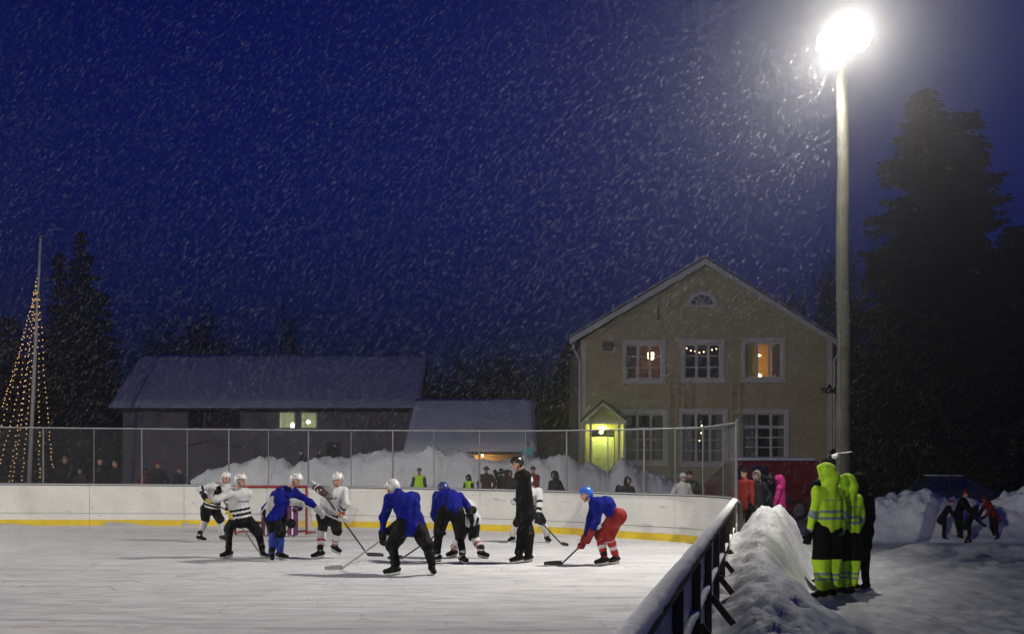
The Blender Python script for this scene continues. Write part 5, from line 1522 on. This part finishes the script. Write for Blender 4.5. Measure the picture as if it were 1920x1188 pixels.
# 1: white, behind on the left
d1 = 27.3
top, heel = zpx(Z1, 190, 425, d1 - 0.35), zpx(Z1, 600, 640, d1 - 0.75)
stick('black hockey stick of the yellow-gloved white player left of the goal', top, heel, heel + Vector((0.26, -0.12, -0.01)))
player('person in white jersey, dark shorts and yellow gloves bending forward left of the goal', Z1, d1, (0.75, -0.66), (-0.12, -0.28), (386, 248), (345, 300), (250, 505),
       dict(home, sock='sock_white', long=False, glove='glove_yellow', cuff='glove_black'), [('s', top, heel, 0.06), ('s', top, heel, 0.52)], [(158, 765, 0.0), (350, 765, 0.1)], [(205, 610, -1), (330, 610, -1)], None, (0.55, -0.75, -0.35), [(0.9, -0.4), (0.7, -0.7)])
# 2: white jersey, black trousers
d2 = 22.6
top, heel = zpx(Z1, 288, 345, d2 - 0.25), zpx(Z1, 690, 830, d2 + 0.1)
heel.z = 0.03
stick('grey hockey stick slanting across the white player in long black trousers', top, heel, heel + Vector((0.24, 0.10, -0.005)), 'stick_grey')
up2 = A3([0.1, 0, 1]); c2_ = A3(zpx(Z1, 545, 455, d2 - 0.2))
player('person in white black-striped jersey and long black trousers striding before the goal', Z1, d2, (0.70, -0.72), (-0.10, -0.18), (508, 272), (490, 355), (510, 600),
       dict(home, torso=lettering(c2_, A3([0.95, 0.3, 0]), A3([0, 0, 1]), [(0.0, 0.020, 0.13, 'mark_dark')], W), lower=[(0.30, W), (0.45, BK), (0.58, W), (0.74, BK), (0.88, W), (1, BK)], arm=W, fore=[(0.5, W), (0.75, BK), (1, W)], shin_m='pants_black', glove=('glove_black', 'glove_yellow')), [('s', top, heel, 0.05), ('s', top, heel, 0.38)], [(405, 875, -0.1), (690, 860, 0.15)], [(408, 690, -1), (655, 715, -1)], [(300, 440), None], (0.9, -0.35, -0.15), [(-0.75, -0.65), (0.5, -0.8)])
# 3: blue, grey side, blue socks
d3 = 21.9
top, heel = zpx(Z1, 975, 455, d3 - 0.38), zpx(Z1, 1345, 612, d3 - 0.1)
stick('hockey stick held out level by the blue player with the grey side panel', top, heel, heel + Vector((0.22, 0.1, -0.06)), 'stick_grey', 'stick_grey')
sx3 = A3(zpx(Z1, 770, 495, d3))
def blue_grey(P, t):
    out = np.full(len(P), 'jersey_blue', dtype=object)
    q = P - sx3; k = (np.abs(q @ nrm([0.80, 0, -0.55])) < 0.075) & (np.abs(q[:, 2] + q[:, 0] * 0.0) < 0.20) & (q[:, 1] < 0.25)
    out[k] = 'jersey_grey'; return out
player('person in blue jersey with grey side panel and blue socks reaching out the stick', Z1, d3, (0.85, -0.5), (-0.12, -0.22), (985, 268), (920, 350), (792, 545),
       dict(blue, torso=blue_grey, lower=blue_grey, sock='sock_blue', long=False, glove='glove_grey'), [('s', top, heel, 0.05), ('s', top, heel, 0.60)], [(775, 880, -0.15), (845, 870, 0.2)], [(795, 710, -1), (845, 720, -1)], [(835, 455, -1), (1105, 465)], (0.85, -0.45, -0.35), [(0.25, -0.95), (0.9, -0.35)])
# 4: white, red striped socks
d4 = 22.4
top, heel = zpx(Z1, 1190, 350, d4 - 0.40), zpx(Z1, 1600, 900, d4 + 0.5)
heel.z = 0.03
stick('long black hockey stick planted on the ice by the white player with orange glove', top, heel, heel + Vector((0.30, -0.06, -0.004)))
c4_ = A3(zpx(Z1, 1290, 430, d4 - 0.2))
player('person in white jersey, orange glove and red striped socks with long black stick', Z1, d4, (0.22, -0.97), (-0.12, -0.26), (1340, 262), (1318, 338), (1265, 575),
       dict(home, torso=lettering(c4_, A3([1, 0, 0]), A3([0, 0, 1]), [(0.0, 0.020, 0.10, 'mark_dark'), (-0.13, 0.03, 0.08, 'mark_red')], W), lower=[(0.80, W), (1, BK)], arm=W, fore=[(0.30, W), (0.48, BK), (0.60, W), (0.8, BK), (1, W)], sock=stripe_sock, long=False, glove=('glove_brown', 'glove_orange')), [('s', top, heel, 0.05), ('s', top, heel, 0.40)], [(1190, 870, 0.0), (1318, 850, 0.2, 0.10)], [(1208, 690, -1), (1335, 705, -1)], [(1120, 315), (1412, 480)], (0.05, -0.9, -0.4), [(-0.85, -0.5), (0.75, -0.6)])
# 5: blue, seen from behind, white helmet
d5 = 19.1
top, heel = zpx(Z2, 760, 745, d5 + 0.30), zpx(Z2, 375, 1030, d5 + 0.9)
heel.z = 0.03
stick('grey hockey stick sweeping low from the blue player seen from behind in white helmet', top, heel, heel + Vector((-0.30, 0.0, -0.004)), 'stick_grey', 'stick_grey')
player('person in blue jersey and white helmet seen from behind with legs spread wide', Z2, d5, (-0.25, 0.95), (0.30, 0.42), (802, 335), (880, 400), (955, 655),
       dict(blue, hem=0.04, flare=0.150, bulk=1.12, glove='glove_black'), [('s', top, heel, 0.10), (790, 690, 0.35)][::-1], [(1140, 985, 0.05), (825, 985, -0.05)], [(1100, 830, 1), (805, 830, 1)], None, (-0.75, 0.55, -0.3), [(0.2, -0.6), (-0.95, 0.1)], hunch=0.10, sc=1.06)
# 6: blue bent double, seen from behind
d6 = 21.3
top, heel = zpx(Z2, 1255, 690, d6 + 0.15), zpx(Z2, 890, 925, d6 + 0.9)
heel.z = 0.03
stick('black hockey stick on the ice between the two blue players seen from behind', top, heel, heel + Vector((-0.28, 0.02, -0.004)))
player('person in blue jersey and dark blue helmet bent double, seen from behind', Z2, d6, (-0.15, 0.98), (0.42, 0.60), (1238, 350), (1275, 400), (1300, 545),
       dict(blue, hat_m='helmet_navy', torso='jersey_blue', hem=-0.06, bulk=1.14, shin_m='pants_black', foot_m='skate_black', ankle_m='skate_white', glove='glove_black'), [(1215, 690, 0.25), (1470, 560, 0.2)][::-1], [(1400, 890, 0.0), (1190, 860, 0.25)], [(1385, 725, 1), (1200, 715, 1)], [(1450, 500), (1160, 560)], (-0.3, 0.9, -0.4), [(0.55, -0.75), (-0.6, 0.5)], hunch=0.12)
# 7: white player tangled behind him
d7 = 22.5
player('person in white jersey with red striped socks pushing against the bent blue player', Z2, d7, (-0.85, -0.3), (0.0, 0.0), (1315, 470), (1375, 440), (1475, 600),
       dict(home, torso='jersey_white', lower=W, sock=stripe_sock, long=False, glove='glove_black'), [(1500, 520, -0.25), (1300, 560, -0.1)], [(1330, 905, 0.2), (1565, 905, 0.0)], [(1380, 760), (1500, 755)], None, (-0.9, -0.3, -0.4), [(-0.7, -0.6), (0.75, -0.5)], hunch=0.08)
# 8: referee
d8 = 21.4
P8 = player('person in black jacket, trousers and helmet standing upright on skates among the players', Z3, d8, (-0.93, -0.30), (-0.02, -0.06), (500, 178), (548, 255), (572, 600),
       dict(torso='coat_black', arm='coat_black', pants='pants_black', skates=True, foot_m='skate_black', hat='helmet', hat_m='helmet_black', bulk=1.12, flare=0.145, hem=0.06, thigh=(0.105, 0.088), shin=(0.082, 0.072), glove='glove_black', glove_infl=0.010, top_name='jacket', one_torso=True, fold=0.014), [(575, 590, 0.15), (600, 600, -0.22)][::1], [(600, 925, 0.12), (520, 950, -0.08)], [(598, 770), (548, 775)], None, (-0.95, -0.25, -0.25), [(-0.6, -0.3), (-0.95, -0.2)], hunch=0.0)
# 9: white player behind the referee
d9 = 27.0
top, heel = zpx(Z3, 560, 520, d9 - 0.2), zpx(Z3, 885, 872, d9 - 1.0)
heel.z = 0.03
stick('black hockey stick pointing to the boards from the white player behind the referee', top, heel, heel + Vector((0.10, -0.25, -0.004)))
player('person in white jersey and white socks crouching half hidden behind the person in black', Z3, d9, (0.15, -0.98), (-0.22, -0.36), (600, 330), (620, 395), (610, 575),
       dict(home, sock='sock_white', long=False, glove='glove_black'), [('s', top, heel, 0.05), ('s', top, heel, 0.38)], [(462, 795, 0.0), (757, 790, 0.0)], [(500, 680, -1), (712, 665, -1)], None, (0.1, -0.9, -0.4), [(-0.5, -0.8), (0.4, -0.9)])
# 10: blue jersey, red trousers
d10 = 21.0
top, heel = zpx(Z3, 1160, 760, d10 - 0.25), zpx(Z3, 885, 990, d10 - 0.05)
top = top + (top - heel) * 0.22
heel.z = 0.03
stick('black hockey stick held low by the blue helmeted player in red trousers', top, heel, heel + Vector((-0.32, 0.03, -0.004)))
player('person in blue jersey, bright blue helmet and red hockey trousers crouching with stick', Z3, d10, (-0.96, -0.12), (-0.04, -0.08), (1092, 440), (1152, 500), (1352, 620),
       dict(blue, torso='jersey_blue', pants='pants_red', hat_m='helmet_blue', sock=[(0.10, 'sock_red'), (0.24, 'sock_white'), (0.45, 'sock_red'), (0.66, 'sock_white'), (1, 'sock_red')], long=False, glove='glove_red', bulk=1.06, hem=-0.11, flare=0.125, thigh=(0.135, 0.112)), [('s', top, heel, 0.46), ('s', top, heel, 0.30)][::1], [(1345, 960, 0.12), (1248, 970, -0.12)], [(1290, 790), (1212, 790)], None, (-0.95, -0.1, -0.25), [(-0.85, -0.5), (-0.95, -0.2)], hunch=0.08)
# goalkeeper crouching behind player 3
dg = 29.4
gpl = player('person crouching as goalkeeper before the net in purple and white leg pads', Z1, dg, (0.15, -0.98), (-0.20, -0.32), (880, 390), (870, 440), (845, 590),
       dict(home, torso='jersey_blue', lower='jersey_blue', arm='jersey_blue', fore='jersey_blue', sock='pad_purple', long=False, glove='glove_black', hat_m='helmet_white', bulk=1.15), [(700, 560, -0.25), (985, 520, -0.25)], [(745, 735, 0.0), (955, 735, 0.0)], [(760, 640, -1), (945, 640, -1)], None, (0.1, -0.95, -0.3), [(-0.3, -0.9), (0.5, -0.85)])
for X0_, X1_, nm in ((700, 760, 'l'), (925, 985, 'r')):
    a, c = zpx(Z1, (X0_ + X1_) / 2, 590, dg - 0.30), zpx(Z1, (X0_ + X1_) / 2 + 6, 740, dg - 0.22)
    mb = MB(); 
    for k, m_ in enumerate(('pad_purple', 'sock_white', 'pad_purple')):
        mb.box(((a.x + c.x) / 2 + (k - 1) * 0.085, a.y, max(0.40, (a.z + c.z) / 2)), (0.083, 0.12, 0.72), m_)
    mb.build('leg_pad', gpl, bevel=0.02)

# ---- people standing about, in outdoor clothes
def stander(label, x, ytop, d, face, st, group=None, zb=None, arms='down', lean=(0, 0), h=0.02, look=None, hgt=None, sit=False):
    p = px(x, ytop, d); z0 = ground_z(p.x, d) if zb is None else zb
    H = hgt or max(0.95, min(1.92, p.z - z0)); z0 = p.z - H if zb is None and hgt is None else z0
    sc = H / 1.86
    f2 = nrm([face[0], face[1], 0]); right = A3([f2[1], -f2[0], 0]); up = A3([0, 0, 1])
    B = A3([p.x, d, z0]); rr = random.Random(int(x * 7 + ytop))
    J = dict(right=right, ground=z0, headfwd=look or [f2[0] + rr.uniform(-.15, .15), f2[1], -0.12])
    ln = A3([lean[0], lean[1], -0.32 * math.hypot(*lean)]) * sc
    J['pelvis'] = B + up * 0.96 * sc; J['neck'] = B + up * 1.50 * sc + ln; J['head'] = B + up * 1.69 * sc + ln * 1.3 + f2 * 0.03 * sc
    for s_, g in (('r', 1), ('l', -1)):
        J['sh' + s_] = J['neck'] + right * g * 0.18 * sc - up * 0.075 * sc
        J['hip' + s_] = J['pelvis'] + right * g * 0.095 * sc - up * 0.03
        J['kn' + s_] = J['hip' + s_] - up * 0.43 * sc + f2 * rr.uniform(0.0, 0.04) + right * g * 0.015
        J['an' + s_] = B + right * g * (0.10 + rr.uniform(0, 0.03)) * sc + up * 0.12 * sc + f2 * rr.uniform(-0.06, 0.06)
        J['toe' + s_] = J['an' + s_] + (f2 + right * g * 0.2) * 0.15 * sc - up * 0.06 * sc
        if arms == 'down': ha = J['sh' + s_] - up * 0.58 * sc + right * g * 0.08 + f2 * (0.06 + rr.uniform(0, .08))
        elif arms == 'front': ha = J['sh' + s_] - up * 0.36 * sc + f2 * 0.26 * sc - right * g * 0.10 * sc
        elif arms == 'up': ha = J['head'] + f2 * 0.20 * sc - up * 0.05 * sc + right * g * 0.06 * sc
        elif arms == 'pocket': ha = J['sh' + s_] - up * 0.47 * sc + right * g * 0.07 + f2 * 0.10
        elif arms == 'dig': ha = J['sh' + s_] - up * 0.45 * sc + f2 * 0.38 * sc
        J['ha' + s_] = ha
        J['el' + s_] = ik(J['sh' + s_], ha, 0.31 * sc, 0.29 * sc, right * g * 0.6 - f2 * 0.7 - up * 0.1)
    d_ = dict(top_name='jacket', foot_m='coat_black', glove='glove_black', glove_infl=0.012, one_torso=True, hem=0.10, flare=0.15, bulk=1.08, fold=0.010); d_.update(st)
    return person(label, J, dict(d_, sc=sc), group, h, 0.016)
def coat(m, pants='pants_black', hat='beanie', hat_m='coat_black', **k): return dict(torso=m, arm=m, pants=pants, hat=hat, hat_m=hat_m, **k)

# the men in high-visibility clothing
HV = [(0.20, 'hivis'), (0.225, 'reflective'), (0.55, 'hivis'), (0.655, 'reflective'), (0.76, 'hivis'), (0.865, 'reflective'), (1, 'hivis')]
hv = dict(torso=HV, arm=[(0.45, 'hivis'), (0.78, 'hivis'), (1, 'reflective')], fore=[(0.74, 'hivis'), (1, 'reflective')], yoke='hivis', pants='pants_black', thigh_m=[(0.93, 'pants_black'), (1, 'hivis')], shin_m=[(0.50, 'hivis'), (0.62, 'reflective'), (0.74, 'hivis'), (0.86, 'reflective'), (1, 'hivis')], hat='hood', hat_m='hivis', hem=-0.06, flare=0.150, bulk=1.16, shin=(0.098, 0.090), thigh=(0.112, 0.098), fold=0.024)
G = 'workers in high visibility clothing by the lamp pole'
stander('taller person in lime high visibility jacket and hood beside the snow mound', 1552, 866, 15.9, (-0.45, 0.89), hv, G, zb=0.0, h=0.013, look=(-0.9, 0.3, -0.25))
stander('shorter person in lime high visibility jacket and hood partly hidden by the taller', 1589, 886, 16.25, (-0.35, 0.93), hv, G, zb=0.0, h=0.013, look=(-0.85, 0.45, -0.2))
stander('person all in black standing beside the shorter worker in lime', 1612, 884, 16.9, (-0.4, 0.9), coat('coat_black', hat='hood', hem=0.25), None, zb=0.0, h=0.016)
stander('person in black with snow on the cap standing before the lamp pole', 1553, 850, 17.6, (-0.3, 0.95), coat('coat_black', hat='beanie', brim='snow'), None, zb=0.0, h=0.018)
# by the corner of the rink
G = 'onlookers at the rink corner by the red van'
stander('person in red jacket at the rink corner beside the fence end', 1396, 874, 24.6, (-0.6, -0.8), coat('coat_red', hat_m='coat_black'), G)
stander('person in dark quilted coat with grey fur hood between red and pink jackets', 1419, 880, 24.6, (-0.3, -0.95), coat('coat_grey', hat='hood', hat_m='fur', rim='fur', rim_r=1.35), G, arms='pocket')
stander('person in dark coat and cap holding hands up to the face beside pink jacket', 1443, 884, 25.2, (0.2, -0.95), coat('coat_grey', hat_m='coat_grey'), G, arms='up')
stander('child in pink hooded snow suit standing behind the snow mound', 1463, 889, 24.2, (-0.8, 0.35), coat('coat_pink', hat='hood', hat_m='coat_pink', pants='coat_pink', hem=0.12), G, h=0.015)
# behind the end boards
G = 'onlookers behind the end boards'
vest = lambda m: [(0.62, 'hivis'), (0.72, 'reflective'), (1, 'hivis')]
DS = 36.2
for args in [
    ('person in black jacket and olive knitted hat clasping hands before the fairy lights', 122, 852, DS, (0.3, -0.95), coat('coat_black', hat_m='hat_olive'), 'front'),
    ('small child in dark clothes between the olive hat and the pair of men', 150, 874, DS, (0.2, -0.95), coat('coat_grey', hat_m='coat_grey'), 'down'),
    ('person in dark jacket and grey cap talking to the bareheaded person beside a fence post', 187, 854, DS + .2, (0.6, -0.8), coat('coat_black', hat_m='coat_grey'), 'front'),
    ('person bareheaded in black patterned jacket, the other of the talking pair', 217, 860, DS, (-0.5, -0.85), coat('coat_black', hat='none'), 'front'),
    ('person with red cap and grey patterned sweater behind the boards before the barn', 296, 862, DS, (0.2, -0.95), coat('coat_grey', hat_m='hat_red'), 'pocket'),
    ('person in red jacket with dark hood beside the red cap', 273, 876, DS + .4, (0.3, -0.95), coat('coat_red', hat='hood', hat_m='coat_grey'), 'down'),
    ('person in dark jacket crouched low against the boards before the barn', 338, 873, DS, (-0.3, -0.95), coat('coat_grey', hat_m='hat_red'), 'pocket'),
    ('person in lime safety vest and teal hat before the high snow bank', 786, 875, DS, (0, -1), dict(coat('coat_teal', hat_m='hat_teal'), torso=vest('coat_teal'), yoke='hivis', collar='coat_teal'), 'down'),
    ('person in lime safety vest and grey hood looking down before the shed', 879, 888, DS, (-0.5, -0.85), dict(coat('coat_grey', hat='hood', hat_m='coat_grey'), torso=vest('coat_grey'), yoke='hivis', collar='coat_grey'), 'front'),
    ('person in brown coat and broad brimmed hat behind the boards', 912, 872, DS, (-0.2, -0.97), coat('coat_brown', hat='hat', hat_m='coat_brown'), 'pocket'),
    ('person in dark coat and black cap holding something to the face beside the brown coat', 940, 876, DS + .3, (-0.4, -0.9), coat('coat_grey', hat_m='coat_black'), 'up'),
    ('person in dark brown jacket close beside the person in black on the ice', 955, 880, DS, (0.3, -0.95), coat('coat_brown', hat='hood', hat_m='coat_grey'), 'front'),
    ('person in red and grey jacket seen past the shoulder of the person in black', 1000, 872, DS - .8, (-0.6, -0.8), dict(coat('coat_red', hat_m='coat_brown'), torso=[(0.5, 'coat_red'), (1, 'jersey_grey')]), 'down'),
    ('person in black hooded coat standing alone before the snow bank', 1041, 881, DS - 2.2, (-0.7, -0.7), coat('coat_black', hat='hood', hat_m='coat_black'), 'pocket'),
    ('person in black hooded coat next to a small child by the house door', 1176, 892, DS - 4.6, (0.4, -0.9), coat('coat_black', hat='hood', hat_m='coat_black'), 'pocket'),
    ('small child in navy next to the black hooded coat by the house door', 1159, 908, DS - 4.6, (0.6, -0.8), coat('coat_navy', hat='hood', hat_m='coat_navy'), 'down'),
    ('person in white padded jacket at the fence beside the nose of the red van', 1279, 884, 29.5, (0.4, -0.9), coat('coat_white', hat_m='coat_white'), 'pocket'),
    ('person in black with dark hat close beside the white padded jacket', 1293, 880, 29.9, (-0.4, -0.9), coat('coat_black', hat_m='coat_black'), 'front'),
]:
    stander(args[0], args[1], args[2], args[3], args[4], args[5], G, arms=args[6])
# up on the snow bank
def on_bank(x, d): return ground_z((x - 960) / F_PX * d, d)
G = 'children on the snow bank'
stander('child in cyan snow suit and red hat standing on top of the snow bank', 990, 827, 40.0, (-0.3, -0.95), coat('coat_cyan', pants='coat_cyan', hat_m='hat_red'), G, hgt=1.25, zb=px(990, 827, 40).z - 1.25)
stander('child in black standing on the snow bank before the barn door', 628, 827, 40.0, (0.3, 0.9), coat('coat_black', hat_m='coat_black'), G, hgt=1.2, zb=px(628, 827, 40).z - 1.2)
stander('person in dark coat bending over on the snow bank behind the goal', 577, 838, 39.6, (-0.7, -0.6), coat('coat_grey', hat_m='coat_grey'), G, hgt=1.25, zb=px(577, 838, 39.6).z - 1.25, arms='dig', lean=(-0.22, -0.05))
stander('person in dark clothes with pale chest pattern kneeling on the snow bank behind the goal', 600, 842, 39.3, (0.1, -1), dict(coat('coat_grey', hat='hood', hat_m='coat_grey'), torso=[(0.25, 'coat_grey'), (0.4, 'jersey_grey'), (1, 'coat_grey')]), G, hgt=1.15, zb=px(600, 842, 39.3).z - 1.15)
G = 'children digging in the ploughed snow bank'
def low(label, x, yt, d, face, st, hgt, lean, arms='dig'):
    d = min(np.arange(26.6, 29.4, 0.1), key=lambda q: abs(px(x, yt, q).z - hgt + 0.04 - ground_z(px(x, yt, q).x, q)))
    stander(label, x, yt, d, face, st, G, hgt=hgt, zb=px(x, yt, d).z - hgt, arms=arms, lean=lean)
low('child in dark suit and red cap bending sideways on the ploughed bank', 1768, 930, 27.6, (0.85, -0.3), coat('coat_black', hat_m='hat_red'), 0.98, (0.26, 0))
low('child in dark suit with pointed red hat amid those on the ploughed bank', 1797, 914, 27.4, (0.7, -0.6), coat('coat_black', hat='bobble', hat_m='hat_red'), 1.15, (0.16, -0.05))
low('child kneeling in dark clothes below the pointed red hat on the ploughed bank', 1815, 942, 27.1, (0.9, -0.3), coat('coat_black', hat='hood', hat_m='coat_black'), 0.95, (0.26, 0))
low('child in red jacket leaning forward on the crest of the ploughed bank', 1864, 925, 28.4, (-0.8, -0.3), coat('coat_red', hat='hood', hat_m='coat_red'), 1.05, (-0.26, 0))
# ------------------------------------------------------------------ falling snow and the air it fills
rng = np.random.default_rng(21)
NF = 300000
X = rng.uniform(-15, 17, NF); Y = 13.0 + 25.0 * rng.uniform(0, 1, NF) ** 0.85; Zz = rng.uniform(0.2, 14.5, NF)
fall = np.stack([-0.64 + rng.normal(size=NF) * 0.05, rng.normal(size=NF) * 0.06, -0.77 + rng.normal(size=NF) * 0.04], 1)
fall /= np.linalg.norm(fall, axis=1)[:, None]
ln = 0.026 + 0.030 * rng.random(NF) ** 1.5; wd = 0.0021 + 0.0021 * rng.random(NF)
C = np.stack([X, Y, Zz], 1)
# no flake inside the lamp
far = np.linalg.norm(C - np.array([LPX - 0.1, LPY - 0.4, LPH]), axis=1) > 0.6
C, fall, ln, wd = C[far], fall[far], ln[far], wd[far]; NF = len(C)
u = np.cross(fall, rng.normal(size=(NF, 3))); u /= np.linalg.norm(u, axis=1)[:, None]; w = np.cross(fall, u)
V_ = np.empty((NF, 4, 3))
V_[:, 0] = C + fall * ln[:, None]; V_[:, 1] = C - fall * ln[:, None]
V_[:, 2] = C + (u + w * 0.4) * wd[:, None]; V_[:, 3] = C - (u - w * 0.4) * wd[:, None]
Fq = np.array([(0, 2, 3), (0, 3, 1), (0, 1, 2), (1, 3, 2)])
tag(mesh_object('falling_snow', V_.reshape(-1, 3), (np.arange(NF)[:, None, None] * 4 + Fq[None]).reshape(-1, 3), ['flake'], None, None, True), kind='stuff')

hm = bpy.data.materials.new('haze'); hm.use_nodes = True; nt = hm.node_tree; nt.nodes.clear()
o = nt.nodes.new('ShaderNodeOutputMaterial'); pv = nt.nodes.new('ShaderNodeVolumePrincipled')
pv.inputs['Color'].default_value = (0.92, 0.93, 0.96, 1); pv.inputs['Density'].default_value = HAZE_DENSITY; pv.inputs['Anisotropy'].default_value = HAZE_G
nt.links.new(pv.outputs[0], o.inputs['Volume'])
hm.cycles.volume_sampling = 'EQUIANGULAR'
M['haze'] = hm
mb = MB(); mb.b2((-130, -40, -1.6), (130, 135, 24), 'haze')
tag(mb.build('haze'), kind='stuff')
